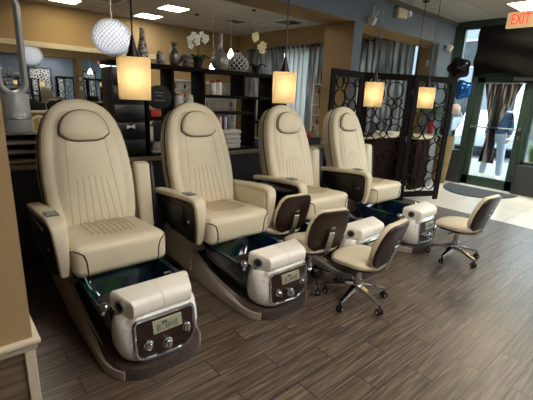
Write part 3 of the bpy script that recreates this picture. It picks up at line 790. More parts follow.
# things in the shelf cells
def at(x, z): 
    X, Z = S(x, z); return X, Z
def jar(label, x, z, r, h, m, capm, cat='jar', grp='jars and bottles on the shelf unit', y=YS):
    X, Z = at(x, z); t = thing('jar', label, cat, (X, y, Z), 0, grp)
    bm = B(); lathe(bm, [(r*.95, 0), (r, .006), (r, h*.8), (r*.8, h*.86)], n=14); obj('jar_body', bm, m, t)
    bm = B(); lathe(bm, [(r*.85, h*.86), (r*.85, h), (r*.7, h+.002)], n=14); obj('lid', bm, capm, t)
zs1 = 1.5366
jar('pale jar with red lid, left one under the bottle vase', 2.41, zs1, .035, .15, 'white', 'red'); jar('pale jar with red lid, right one under the bottle vase', 2.485, zs1, .034, .16, 'white', 'red')
jar('tan jar at the left of the red-lidded jars', 2.325, zs1, .032, .13, 'planter', 'ivory')
jar('white jar with amber lid on the low left shelf cell', 1.99, 1.3956, .04, .14, 'white', 'planter'); jar('white jar with cream lid on the low left shelf cell', 2.12, 1.3956, .04, .13, 'white', 'ivory')
jar('blue-banded bottle at the right bottom cell of the shelf unit', 3.05, .9406, .045, .11, 'bluepot', 'white'); jar('white bottle in the right bottom cell beside the blue-banded one', 3.145, .9406, .035, .14, 'white', 'white')
bm = B(); X, Z = at(2.62, .9406)
for k in range(4):
    box(bm, -.16, .13+.01*(k % 2), -.1, .1, .055*k+.001, .055*k+.052, .022, 3)
o = obj('folded_towels', bm, 'cloth'); place(o, (X, YS, Z)); tag(o, 'stack of folded pale towels in the bottom shelf cell', 'towels')
for k in range(4):
    bm = B(); box(bm, -.012, .012, -.06, .06, 0, .145+.012*(k % 2), .003); o = obj('booklet', bm, ['white', 'redvase', 'white', 'bluepot'][k])
    place(o, (S(2.47+.036*k, 0)[0], YS-.02, S(0, .94)[1]+.2265))
    tag(o, ['white booklet at the left end of the row on the folded towels', 'dark red booklet second in the row on the folded towels', 'white booklet third in the row on the folded towels', 'blue booklet at the right end of the row on the folded towels'][k], 'booklet', 'booklets standing on the folded towels')

# black drawer cabinet and table left of the shelf unit
t = thing('drawer_cabinet', 'black drawer cabinet with a pale bow handle, left of the shelf unit', 'cabinet', (1.465, 3.82, .9055))
obj('cabinet_body', box(B(), -.155, .155, -.12, .15, 0, .84, .006), 'espresso_dark', t)
for k in range(5):
    d = obj('drawer', box(B(), -.145, .145, -.138, -.121, .02+.165*k, .17+.165*k, .004), 'black', t)
    if k == 1:
        bm = B(); z = .30
        for s in (-1, 1): loft(bm, [[Vector((s*.004, -.139, z-.006)), Vector((s*.04, -.139, z-.022)), Vector((s*.04, -.139, z+.022)), Vector((s*.004, -.139, z+.006))], [Vector((s*.004, -.15, z-.006)), Vector((s*.04, -.146, z-.022)), Vector((s*.04, -.146, z+.022)), Vector((s*.004, -.15, z+.006))]])
        ball(bm, (0, -.148, z), .009, n=8); obj('bow_handle', bm, 'white', d)
    else:
        bm = B(); tube(bm, [(-.03, -.15, .095+.165*k), (.03, -.15, .095+.165*k)], .005, 6); obj('drawer_handle', bm, 'black', d)
# round black plaque
X, Z = at(1.725, 1.49)
t = thing('plaque', 'round black plaque with small white scribbled lines, hung on the shelf end', 'plaque', (X, 3.6785, Z))
bm = B(); lp = [(.125*math.cos(a)*1.05, .115*math.sin(a)) for a in [2*PI*k/32 for k in range(32)]]
prism(bm, lp, lambda u, v, d: Vector((u, d, v)), -.012, .012, .004); obj('plaque_board', bm, 'matte', t)
bm = B()
for z, w in ((.045, .05), (.015, .035), (-.03, .055)): tube(bm, [(-w+2*w*k/10, -.0135, z+.006*(-1)**k) for k in range(11)], .0016, 5)
obj('chalk_line', bm, 'white', t)
# small white rolled towels, red box, on ledge tray
bm = B(); box(bm, -.10, .10, -.09, .07, 0, .03, .01); o = obj('towel_tray', bm, 'white'); place(o, (1.785, 3.78, S(0, .94)[1]+.0005)); tag(o, 'flat white towel on the bottom shelf board beneath the rolled towels', 'towel')
for k, (dx, dz) in enumerate(((-.05, .0), (.05, .0))):
    t = thing('rolled_towel', ['rolled white towel under the plaque, left of two', 'rolled white towel under the plaque, right of two'][k], 'towel', (1.785+dx, 3.70, S(0, .94)[1]+.031), 0, 'rolled towels under the plaque')
    bm = B(); loft(bm, [circ((0, y, .045), r, 16, 1) for y, r in ((0, .03), (.006, .043), (.10, .043), (.106, .03))]); obj('towel_roll', bm, 'cloth', t)
bm = B(); box(bm, -.05, .05, -.03, .03, 0, .07, .003); box(bm, -.049, .049, -.029, .029, .07, .075)
X, Z = S(1.70, 1.3010); o = obj('red_box', bm, 'red'); place(o, (X, 3.74, Z)); tag(o, 'small red card box on the shelf under the plaque', 'box')
bm = B(); lathe(bm, [(.06, 0), (.062, .1), (.058, .26), (.054, .265), (.055, .1)], n=18); o = obj('white_vase', bm, 'chairwhite'); place(o, (1.715, 3.87, S(0, .94)[1]+.0005)); tag(o, 'cream flared vase behind the rolled towels', 'vase')

bm = B(); w_, d_, h_ = .17, .09, .10
box(bm, -w_, w_, -d_, d_, 0, .012)
for q in ((-w_, w_, -d_, -d_+.01), (-w_, w_, d_-.01, d_), (-w_, -w_+.01, -d_+.01, d_-.01), (w_-.01, w_, -d_+.01, d_-.01)): box(bm, *q, .012, h_)
o = obj('basket', bm, 'matte'); place(o, (4.12, 3.80, .9055)); tag(o, 'black basket of bottles on the ledge right of the second pendant', 'basket')
for k in range(8):
    bm = B(); r_ = .026; h_ = .15+.03*((k*5) % 4); lathe(bm, [(r_, 0), (r_, h_*.7), (r_*.5, h_*.78), (r_*.5, h_)], n=12); c_ = ['leaf2', 'red', 'planter', 'white', 'leaf2', 'orange', 'ivory', 'redvase'][k]
    o = obj('spray_bottle', bm, c_); place(o, (3.995+.08*(k % 4)+.01, 3.765+.07*(k//4), .918))
    tag(o, ['green bottle in the front row of the black ledge basket', 'red bottle in the black ledge basket', 'tan bottle in the black ledge basket', 'white bottle in the black ledge basket', 'green bottle in the back row of the black ledge basket', 'orange bottle in the black ledge basket', 'ivory bottle in the black ledge basket', 'dark red bottle in the black ledge basket'][k], 'bottle', 'bottles in the ledge basket')

# rack and bladeless fan on the left end of the ledge
t = thing('board_rack', 'low rack of grey-brown boards under the tower fan at left', 'rack', (.40, 3.84, .905))
for k in range(4):
    obj('board', box(B(), -.32, .30, -.15, .15, .012+.078*k, .034+.078*k, .004), 'rackboard', t)
for s in (-.31, .28): obj('rack_side', box(B(), s, s+.012, -.14, .15, 0, .262), 'espresso_dark', t)
obj('rack_back', box(B(), -.30, .28, .13, .149, .0, .25), 'espresso_dark', t)
t = thing('tower_fan', 'silver bladeless loop fan standing on the board rack at far left', 'fan', (.545, 3.76, 1.1735))
bm = B(); lathe(bm, [(.105, 0), (.11, .01), (.108, .10), (.104, .29), (.095, .305)], n=28); FB = obj('fan_base', bm, 'greyfan', t)
bm = B(); lathe(bm, [(.1085, .10), (.1105, .104), (.1105, .112), (.1085, .116)], n=28); obj('seam_ring', bm, 'steel', FB)
bm = B()
for a, z in ((-1.15, .14), (-1.45, .14), (-1.75, .14), (-1.6, .22)):
    c = Vector((.107*math.cos(a), .107*math.sin(a), z)); T = Matrix.Translation(c) @ Matrix.Rotation(a, 4, 'Z'); box(bm, -.003, .003, -.012, .012, -.012, .012, T=T)
obj('label_mark', bm, 'white', FB, smooth=None)
bm = B(); pts = []
for k in range(13):
    a = PI+PI*k/12; pts.append((.088*math.cos(a), 0, .39+.088*math.sin(a)))
for z in (.5, .7, .87): pts.append((.088, 0, z))
for k in range(13):
    a = PI*k/12; pts.append((.088*math.cos(a), 0, .95+.088*math.sin(a)))
for z in (.87, .7, .5): pts.append((-.088, 0, z))
tube(bm, pts, .06, 10, True, flat=(.42, 1)) ; obj('fan_loop', bm, 'fanring', t)

# ------------------------------------------------------------------ folding screen
A = [Vector((6.32, 2.79)), Vector((5.59, 3.10)), Vector((4.97, 3.56)), Vector((4.22, 3.56))]
scr = thing('folding_screen', 'dark brown three-panel folding screen with an open ring pattern', 'screen', (5.3, 3.3, 0))
rnd = random.Random(11)
HZ = 1.955
for i in range(3):
    p, q = A[i], A[i+1]; d = (q-p); L = d.length-.012; d.normalize(); n = Vector((-d.y, d.x))
    def W(u, z, k=0): 
        v = p+d*(u+.006)+n*k; return Vector((v.x-5.3, v.y-3.3, z))
    fr = .09; bm = B()
    def bar(u0, u1, z0, z1):
        n0 = [bm.verts.new(W(u, z, k)) for k in (-.014, .014) for u, z in ((u0, z0), (u1, z0), (u1, z1), (u0, z1))]
        for f in ((0, 1, 2, 3), (7, 6, 5, 4), (0, 4, 5, 1), (1, 5, 6, 2), (2, 6, 7, 3), (3, 7, 4, 0)): bm.faces.new([n0[j] for j in f])
    bar(0, fr, .0, HZ); bar(L-fr, L, .0, HZ); bar(fr, L-fr, HZ-fr, HZ); bar(fr, L-fr, .06, .06+fr)
    pn = obj('screen_panel', bm, 'espresso', scr, smooth=None)
    u0, u1, z0, z1 = fr, L-fr, .06+fr, HZ-fr; C = []
    for rmx, rmn, tries in ((.125, .095, 900), (.095, .07, 3000), (.07, .05, 4000)):
        for _ in range(tries):
            u, z = rnd.uniform(u0, u1), rnd.uniform(z0, z1)
            r = min([math.hypot(u-a, z-b)-c for a, b, c in C]+[rmx, u-u0+.004, u1-u+.004, z-z0+.004, z1-z+.004])
            if r >= rmn: C.append((u, z, r))
    bm = B()
    for u, z, r in C:
        m = 22 if r > .05 else 16
        loft(bm, [[W(u+rr_*math.cos(2*PI*j/m), z+rr_*math.sin(2*PI*j/m), k) for rr_, k in ((r+.003, -.010), (r+.003, .010), (r-.010, .010), (r-.010, -.010))] for j in range(m)], loop=True)
    obj('ring_pattern', bm, mat('ring bronze', '#15100d', .7, spec=.15), pn)
for i in (1, 2):
    for z in (.3, 1.0, 1.7):
        bm = B(); tube(bm, [(A[i].x-5.3, A[i].y-3.3, z-.04), (A[i].x-5.3, A[i].y-3.3, z+.04)], .009, 8)
        obj('hinge', bm, 'steel', scr)

# ------------------------------------------------------------------ reception counter and things on it
t = thing('reception_counter', 'dark reception counter with a pale top behind the folding screen', 'counter', (6.35, 3.93, 0))
obj('counter_front', box(B(), -1.2, .85, -.14, .16, 0, .93, .006), 'counterdark', t)
bm = B(); box(bm, -1.24, .88, -.2, .2, .93, .965, .006); obj('counter_top', bm, 'trim', t)
obj('counter_return', box(B(), .15, .85, -.55, -.142, 0, .93, .006), 'counterdark', t)
obj('return_top', box(B(), .12, .80, -.59, -.202, .93, .965, .006), 'trim', t)
obj('end_panel', box(B(), .62, .85, -.565, -.551, 0, .93), 'keypad', t)
obj('glass_shelf', box(B(), .802, 1.14, -.63, -.2, .968, .986, .003), 'teal', t)
obj('shelf_bracket', box(B(), .852, .90, -.5, -.3, .90, .9675), 'steel', t)
zc = .966
def cyl_thing(name, label, cat, prof, loc, m, n=18):
    bm = B(); lathe(bm, prof, n=n); o = obj(name, bm, m); place(o, loc); return tag(o, label, cat)
t = thing('laptop', 'dark open laptop on the reception counter', 'laptop', (5.6, 3.9, zc), .3)
obj('keyboard_deck', box(B(), -.17, .17, -.11, .11, 0, .018, .004), 'matte', t)
obj('laptop_screen', box(B(), -.17, .17, -.005, .005, 0, .22, .003, T=Matrix.Translation((0, -.11, .018)) @ Matrix.Rotation(.3, 4, 'X')), 'matte', t)
cyl_thing('bowl', 'white bowl on the reception counter near the laptop', 'bowl', [(.05, 0), (.1, .05), (.11, .07), (.1, .07), (.06, .02)], (6.05, 3.85, zc), 'white')
bm = B()
for k in range(4): box(bm, -.15+.01*k, .15+.012*k, -.1, .1, .012*k+.0005, .012*k+.0115, .002)
o = obj('paper_stack', bm, 'white'); place(o, (6.45, 3.9, zc), .2); tag(o, 'stack of white papers on the reception counter', 'papers')
t = thing('red_vase_plant', 'dark red vase with leafy green plant at the counter end', 'plant', (7.27, 3.56, .9865))
bm = B(); lathe(bm, [(.05, 0), (.06, .05), (.068, .18), (.06, .26), (.062, .27), (.05, .26)], n=18); obj('vase', bm, 'redvase', t)
bm = B(); r2 = random.Random(5)
for k in range(70):
    a = r2.uniform(0, 2*PI); e = r2.uniform(.1, 1.3); rr_ = r2.uniform(.1, .26); d = Vector((math.cos(a)*math.cos(e), math.sin(a)*math.cos(e), math.sin(e)))
    c = Vector((0, 0, .30))+d*rr_; T = Matrix.Rotation(a, 4, 'Z') @ Matrix.Rotation(-e+.4, 4, 'Y'); ball(bm, c, .05, (1, .45, .12), 8, T=T)
for k in range(9):
    a = 2*PI*k/9; tube(bm, [(0, 0, .22), (.05*math.cos(a), .05*math.sin(a), .32), (.16*math.cos(a), .16*math.sin(a), .42)], .004, 5)
obj('foliage', bm, 'leaf', t)
cyl_thing('floor_planter', 'tall tapered tan planter standing by the entrance at the counter end', 'planter', [(.11, 0), (.12, .02), (.15, .5), (.17, .84), (.175, .93), (.165, .94), (.15, .9)], (7.76, 3.46, 0), 'planter', 24)
t = thing('potted_flower', 'small potted plant with green leaves seen low behind the screen rings', 'plant', (5.80, 3.2, .0))
bm = B(); lathe(bm, [(.06, 0), (.085, .2), (.08, .21), (.07, .19)], n=16); obj('pot', bm, 'white', t)
bm = B()
for k in range(26):
    a = r2.uniform(0, 2*PI); e = r2.uniform(.2, 1.4); d = Vector((math.cos(a)*math.cos(e), math.sin(a)*math.cos(e), math.sin(e))); ball(bm, Vector((0, 0, .22))+d*.09, .035, (1, .5, .2), 8, T=Matrix.Rotation(a, 4, 'Z') @ Matrix.Rotation(-e, 4, 'Y'))
obj('foliage', bm, 'leaf2', t)
# balloons
def balloon(label, x, y, z, r, m, kind):
    t = thing('balloon', label, 'balloon', (x, y, z), 0, 'balloons by the entrance')
    bm = B()
    if kind == 'foil':
        T = Matrix.Rotation(2.0, 4, 'Z')
        n = 30; prof = [(r*(1+.10*math.cos(5*2*PI*k/n)), 2*PI*k/n) for k in range(n)]
        loft(bm, [[T @ Vector((q*s*math.cos(a), d, q*s*math.sin(a))) for q, a in prof] for s, d in ((.3, -r*.42), (.65, -r*.36), (.88, -r*.2), (1, 0), (.88, r*.2), (.65, r*.36), (.3, r*.42))])
    else: ball(bm, (0, 0, 0), r, (1, 1, 1.15), 20)
    obj('balloon_skin', bm, m, t)
    bm = B(); tube(bm, [(0, 0, -r), (.004, .0, -r-.05), (.0, .004, -r-.09)], .002, 5); obj('string', bm, 'white', t)
balloon('dark foil balloon, topmost of the cluster left of the entrance', 7.52, 3.32, 2.20, .19, 'darkball', 'foil')
balloon('blue foil balloon beneath the dark one, left of the entrance', 7.68, 3.26, 1.83, .17, 'blueball', 'foil')
balloon('pearl pink round balloon lowest in the cluster by the entrance', 7.62, 3.30, 1.47, .09, 'pinkball', 'round')

# ------------------------------------------------------------------ entrance things
t = thing('floor_mat', 'grey half-oval mat on the tiles in front of the glass door', 'mat', (7.86, 2.66, 0))
hp = [(-.85*math.sin(a), -.62*math.cos(a)) for a in [PI*k/28 for k in range(29)]]
bm = B(); prism(bm, hp, lambda u, v, d: Vector((u, v, d)), .0005, .010, .002); obj('mat_pile', bm, 'mat', t)
bm = B(); tube(bm, [(u, v, .007) for u, v in hp], .007, 6, True); obj('mat_edge', bm, 'matte', t)
# black drape over transom
def sheet(fn, nu, nv, th):
    bm = B(); g = [[fn(i/nu, j/nv) for j in range(nv+1)] for i in range(nu+1)]
    a = [[bm.verts.new(p) for p in r] for r in g]
    for i in range(nu):
        for j in range(nv): bm.faces.new((a[i][j], a[i+1][j], a[i+1][j+1], a[i][j+1]))
    r = bmesh.ops.solidify(bm, geom=bm.faces[:], thickness=th); return bm
def drape(u, v):
    y = 3.24-u*2.6; sag = .12*math.exp(-((u-.35)/.2)**2)*v
    fold = .06*math.sin(v*11+8*abs(u-.38))*(.3+.7*v)+.02*math.sin(u*17+v*2)
    return Vector((7.97+fold-.05*math.sin(PI*v), y+.05*v*math.sin(4*u), 2.97-.87*v+.05*math.sin(u*9)*v))
o = obj('entrance_drape', sheet(drape, 60, 24, .006), 'drape'); tag(o, 'black cloth draped across the glass above the entrance door', 'drape')
# tied door curtain, hung inside the door glass
t = thing('door_curtain', 'dark striped curtain tied at the waist on the glass door', 'curtain', (8.03, 2.70, 0))
def dcur(u, v):
    z = 1.97-v*1.47
    if v < .55: k = v/.55; w = .32*(1-k)**.9+.05*k; c = -.03*(1-k)+.02*k
    else: k = (v-.55)/.45; w = .055+.085*k; c = .02
    f = .018*math.sin(u*PI*13)*(.5+w)
    return Vector((f, c+.015-w+2*w*u, z))
obj('curtain_cloth', sheet(dcur, 90, 30, .004), 'doorcurtain', t)
bm = B(); tube(bm, [(.03*math.cos(a), .02+.03+.068*math.sin(a)-.03, 1.16) for a in [2*PI*k/16 for k in range(16)]], .022, 8, True); obj('tie_band', bm, 'matte', t)
bm = B(); tube(bm, [(0, -.38, 1.965), (0, .34, 1.965)], .008, 8); obj('curtain_rod', bm, 'steel', t)
# exit sign
t = thing('exit_sign', 'lit exit sign with red letters hanging from the ceiling at upper right', 'exit sign', (6.5, 2.12, 2.75))
bm = B(); box(bm, -.025, .025, -.175, .175, -.105, .105, .006); EB = obj('sign_box', bm, 'exitface', t)
cu = bpy.data.curves.new('exit_text', 'FONT'); cu.body = 'EXIT'; cu.size = .2; cu.extrude = .002; cu.align_x = 'CENTER'; cu.align_y = 'CENTER'
tmp = bpy.data.objects.new('exit_text', cu); COL.objects.link(tmp)
me = bpy.data.meshes.new_from_object(tmp.evaluated_get(bpy.context.evaluated_depsgraph_get())); bpy.data.objects.remove(tmp)
me.transform(Matrix.Rotation(-PI/2, 4, 'Z') @ Matrix.Rotation(PI/2, 4, 'X') @ Matrix.Scale(.60, 4, (1, 0, 0))); me.materials.append(M['exitred'])
o = bpy.data.objects.new('exit_letters', me); COL.objects.link(o); o.parent = EB; o.location = (-.0285, 0, 0)
bm = B(); tube(bm, [(0, 0, .11), (0, 0, .33)], .01, 8); box(bm, -.03, .03, -.08, .08, .33, .35, .003); obj('mount', bm, 'metal_white', t)
# fittings on the blue header
t = thing('emergency_light', 'ivory emergency light box on the blue header', 'emergency light', (6.02, 3.75, 2.93))
obj('light_box', box(B(), -.16, .10, -.08, .003, -.07, .07, .008), 'ivory', t)
bm = B(); loft(bm, [circ((.16, y, .02), r, 14, 1) for y, r in ((-.1, .045), (-.09, .05), (-.04, .045), (-.02, .03))]); obj('lamp_head', bm, 'metal_white', t)
bm = B(); box(bm, .09, .17, -.04, -.005, -.01, .01); obj('lamp_arm', bm, 'ivory', t)
def cam(label, x, z, s):
    t = thing('security_camera', label, 'camera', (x, 3.75, z))
    bm = B(); box(bm, -.03, .03, -.015, .003, -.04, .04, .004); tube(bm, [(0, -.01, .0), (s*.03, -.07, -.01)], .012, 8); obj('camera_bracket', bm, 'black' if s > 0 else 'metal_white', t)
    bm = B(); T = Matrix.Translation((s*.03, -.09, -.02)) @ Matrix.Rotation(.5, 4, 'X'); box(bm, -.035, .035, -.05, .05, -.06, .05, .012, 3, T=T); obj('camera_body', bm, 'metal_white', t)
    return t
c1 = cam('white security camera with antenna on the blue pillar top', 5.20, 2.72, -1)
bm = B(); tube(bm, [(-.02, -.08, .03), (-.03, -.1, .17)], .005, 6); tube(bm, [(.02, -.08, .03), (.11, -.1, .14)], .005, 6); obj('antenna', bm, 'metal_white', c1)
cam('white security camera on a dark bracket by the storefront corner', 7.72, 2.62, 1)
bm = B(); box(bm, -.01, 0, -.04, .04, -.06, .06, .003); o = obj('wall_plate', bm, 'metal_white'); place(o, (XW, 4.24, 2.37)); tag(o, 'small white plate on the tan wall right of the curtains', 'wall plate')

# ------------------------------------------------------------------ rear room curtains
def curtain(label, y0, y1, m, ztop_=2.95, zb=.35, x=7.95):
    t = thing('curtain', label, 'curtain', (x, (y0+y1)/2, 0), 0, 'curtains in the rear room')
    n = max(4, int((y1-y0)/.16)); w = (y1-y0)/2
    obj('curtain_cloth', sheet(lambda u, v: Vector((.05*math.sin(u*n*2*PI), -w+2*w*u, ztop_+(zb-ztop_)*v)), n*10, 6, .003), m, t)
    bm = B(); tube(bm, [(0, -w-.02, ztop_-.06), (0, w+.02, ztop_-.06)], .014, 8); obj('curtain_rod', bm, 'black', t)
    bm = B()
    for k in range(n*2):
        c = Vector((0, -w+2*w*(k+.5)/(n*2), ztop_-.06)); tube(bm, [c+Vector((.035*math.cos(a), .012*math.cos(a), .035*math.sin(a))) for a in [2*PI*j/10 for j in range(10)]], .009, 5, True)
    obj('grommet', bm, 'black', t)
curtain('grey patterned curtain seen right of the blue pillar', 4.48, 6.2, 'curtain')
curtain('grey patterned curtain just left of the tan pillar', 6.75, 7.55, 'curtain')
curtain('sheer white curtain glowing between grey curtains in the rear room', 7.6, 8.5, 'sheer', x=7.98)
curtain('grey patterned curtain behind the orchid and lattice vase', 8.52, 10.3, 'curtain')

# ------------------------------------------------------------------ rear room furniture
def display_rack(label, x, y, rz):
    t = thing('product_rack', label, 'shelf', (x, y, 0), rz, 'white product racks in the rear room')
    bm = B(); box(bm, -.6, -.57, -.15, .15, 0, 1.9); box(bm, .57, .6, -.15, .15, 0, 1.9); box(bm, -.57, .57, .13, .15, 0, 1.9); box(bm, -.57, .57, -.15, .13, 1.87, 1.9); obj('rack_body', bm, 'white', t, smooth=None)
    for z in (.3, .6, .9, 1.15, 1.4, 1.65): obj('rack_shelf', box(B(), -.569, .569, -.145, .129, z-.02, z), 'metal_white', t, smooth=None)
    return t
rk = [(6.0, 10.78, 0, 'white product rack on the back wall seen through the left cells of the shelf unit'), (7.25, 10.78, 0, 'white product rack on the back wall seen through the middle cells of the shelf unit'), (7.55, 6.2, -PI/2, 'white product rack before the rear curtains, right of the second pendant')]
cols = ['red', 'white', 'redvase', 'matte', 'pinkball', 'bluepot', 'ivory', 'darkball']
pb = {}
for c in cols:
    bm = B(); lathe(bm, [(.03, 0), (.03, .1), (.014, .115), (.014, .16)], n=10); me = bpy.data.meshes.new('product_bottle'); bm.to_mesh(me); bm.free(); me.materials.append(M[c])
    for p in me.polygons: p.use_smooth = True
    pb[c] = me
cn = {'red': 'red', 'white': 'white', 'redvase': 'dark red', 'matte': 'black', 'pinkball': 'pale pink', 'bluepot': 'blue', 'ivory': 'ivory', 'darkball': 'dark purple'}
r3 = random.Random(3)
for x, y, rz_, l in rk:
    display_rack(l, x, y, rz_)
    for z in (.9, 1.15, 1.4, 1.65):
        for k in range(7):
            c = r3.choice(cols); o = bpy.data.objects.new('product_bottle', pb[c]); COL.objects.link(o); d_ = -.48+.16*k; o.location = (x+(d_ if rz_ == 0 else -.03), y+(-.03 if rz_ == 0 else d_), z+.0005)
            tag(o, f'small {cn[c]} product bottle on a white rack in the rear room', 'bottle', f'{cn[c]} bottles on the rear racks')

def manicure_table(label, x, y, rz):
    t = thing('manicure_table', label, 'table', (x, y, 0), rz, 'manicure tables in the rear room')
    obj('table_top', box(B(), -.55, .55, -.25, .25, .72, .76, .01), 'marble', t)
    for s in (-1, 1): obj('table_side', box(B(), s*.5-.02, s*.5+.02, -.22, .22, 0, .72, .004), 'espresso', t)
    obj('drawer_block', box(B(), -.48, -.2, -.2, .2, .3, .72, .005), 'espresso', t)
    return t
def salon_chair(label):
    R = thing('salon_chair', label, 'chair', (0, 0, 0), 0, 'cream salon chairs in the rear room')
    bm = B(); box(bm, -.24, .24, -.24, .24, .40, .48, .03, 3); obj('seat', bm, 'chairwhite', R)
    bm = B(); pts = [(-.24, .24, .42), (-.25, .27, .7), (-.2, .29, .9), (0, .30, .97), (.2, .29, .9), (.25, .27, .7), (.24, .24, .42)]; tube(bm, pts, .025, 8)
    for k in range(3): x = -.12+.12*k; tube(bm, [(x, .25, .45), (x, .285, .93)], .014, 6)
    obj('backrest', bm, 'chairwhite', R)
    for s in (-1, 1):
        bm = B(); tube(bm, [(s*.25, .26, .68), (s*.27, 0, .69), (s*.26, -.22, .66), (s*.23, -.23, .42)], .02, 8); obj('armrest', bm, 'chairwhite', R)
        for q in (-1, 1):
            bm = B(); tube(bm, [(s*.21, q*.21, .42), (s*.23, q*.23, .002)], [.022, .015], 8); obj('leg', bm, 'chairwhite', R)
    return R
mt = [(.75, 6.9, 'manicure table at the left behind the tower fan'), (2.0, 6.3, 'manicure table behind the nearest pedicure chair'), (3.2, 7.6, 'manicure table behind the second pedicure chair')]
for x, y, l in mt: manicure_table(l, x, y, .1)
sc0 = salon_chair('cream open-backed salon chair right of the tower fan'); place(sc0, (.95, 7.6, 0), .3)
for x, y, r_, l in ((1.65, 8.3, .1, 'cream open-backed salon chair between the fan and the nearest pedicure chair head'), (1.95, 7.0, .2, 'cream salon chair behind the middle manicure table'), (.75, 6.1, PI, 'cream salon chair in front of the left manicure table'), (3.2, 8.3, 0, 'cream salon chair behind the right manicure table')):
    dup(sc0, (x, y, 0), r_, l)
def dark_chair(label):
    R = thing('task_chair', label, 'chair', (0, 0, 0), 0, 'black task chairs in the rear room')
    bm = B(); lathe(bm, [(.2, .42), (.24, .45), (.23, .50), (.1, .52)], n=18); obj('seat', bm, 'matte', R)
    bm = B(); ball(bm, (0, .24, .85), .24, (1, .25, 1), 16); obj('backrest', bm, 'matte', R)
    bm = B(); tube(bm, [(0, .2, .45), (0, .27, .7)], .02, 8); tube(bm, [(0, 0, .45), (0, 0, .08)], .03, 10)
    for k in range(5): a = 2*PI*k/5; tube(bm, [(0, 0, .09), (.26*math.cos(a), .26*math.sin(a), .03)], .02, 6)
    obj('chair_base', bm, 'black', R); return R
dc = dark_chair('black round-backed task chair left of the drawer cabinet'); place(dc, (2.05, 5.55, 0), PI)
dup(dc, (2.95, 5.8, 0), .5, 'black round-backed task chair behind the left pendant lamp'); dup(dc, (3.4, 6.9, 0), PI, 'black round-backed task chair at the right manicure table')
def desk_lamp(label, x, y, z):
    t = thing('desk_lamp', label, 'lamp', (x, y, z), 0, 'desk lamps on the manicure tables')
    bm = B(); lathe(bm, [(.07, 0), (.07, .015), (.02, .02)], n=16); obj('lamp_base', bm, 'metal_white', t)
    bm = B(); tube(bm, [(0, 0, .015), (-.03, 0, .2), (.05, 0, .38), (.15, 0, .36)], .008, 8); obj('lamp_arm', bm, 'metal_white', t)
    bm = B(); box(bm, .08, .3, -.03, .03, .34, .37, .008); obj('lamp_head', bm, 'metal_white', t)
for x, y, l in mt: desk_lamp('white jointed desk lamp on the '+l, x-.25, y, .7605)
for i, (x, y, l) in enumerate(mt):
    for k in range(6):
        c = cols[(i*3+k) % 8]; o = bpy.data.objects.new('product_bottle', pb[c]); COL.objects.link(o); o.location = (x+.05+.07*k, y-.05+.05*(k % 2)+.007*k, .7605)
        tag(o, f'small {cn[c]} bottle standing on the {l}', 'bottle', f'{cn[c]} bottles on the {l}')
    bm = B(); box(bm, -.1, .1, -.08, .08, 0, .05, .02, 3); o = obj('hand_rest', bm, 'cloth'); place(o, (x-.02, y-.15, .7605)); tag(o, 'folded white hand towel on the '+l, 'towel', 'hand towels on the manicure tables')

# ------------------------------------------------------------------ art on the wall that the mirror shows
def art(label, x, z, w, h):
    t = thing('pattern_panel', label, 'wall art', (x, YF, z), 0, 'patterned panels on the blue wall')
    obj('panel_back', box(B(), -w/2+.05, w/2-.05, .0, .02, -h/2+.05, h/2-.05), 'artdark', t, smooth=None)
    bm = B()
    for a in ((-w/2, w/2, -h/2, -h/2+.06), (-w/2, w/2, h/2-.06, h/2), (-w/2, -w/2+.06, -h/2, h/2), (w/2-.06, w/2, -h/2, h/2)): box(bm, a[0], a[1], 0, .04, a[2], a[3])
    obj('panel_frame', bm, 'espresso_dark', t, smooth=None)
    bm = B(); rq = random.Random(int(x*100))
    C = []
    for rmx, rmn in ((.1, .07), (.07, .04), (.04, .025)):
        for _ in range(900):
            u, v = rq.uniform(-w/2+.07, w/2-.07), rq.uniform(-h/2+.07, h/2-.07)
            r = min([math.hypot(u-a, v-b)-c for a, b, c in C]+[rmx, w/2-.065-abs(u), h/2-.065-abs(v)])
            if r >= rmn: C.append((u, v, r))
    for u, v, r in C: loft(bm, [[Vector((u+q*math.cos(2*PI*j/12), k, v+q*math.sin(2*PI*j/12))) for q, k in ((r, .02), (r, .03), (r*.62, .03), (r*.62, .02))] for j in range(12)], loop=True)
    obj('ring_pattern', bm, 'artwhite', t)
art('large white ring-pattern panel left of the tan pillar, seen in the mirror', 4.85, 1.72, 1.1, 1.5)
art('white ring-pattern panel right of the tan pillar, seen in the mirror', 7.35, 1.70, .75, 1.5)
art('narrow dark ring-pattern panel close to the tan pillar, seen in the mirror', 5.78, 1.45, .5, 1.2)
for z, s, l in ((1.88, .19, 'small framed certificate, upper one on the tan pillar in the mirror'), (1.50, .20, 'framed certificate, lower one on the tan pillar in the mirror')):
    t = thing('picture_frame', l, 'frame', (4.975, YH+.55, z)); obj('frame', box(B(), -s/2, s/2, 0, .03, -s*.55, s*.55, .004), 'matte', t); obj('certificate', box(B(), -s/2+.025, s/2-.025, .03, .033, -s*.55+.025, s*.55-.025), 'white', t, smooth=None)

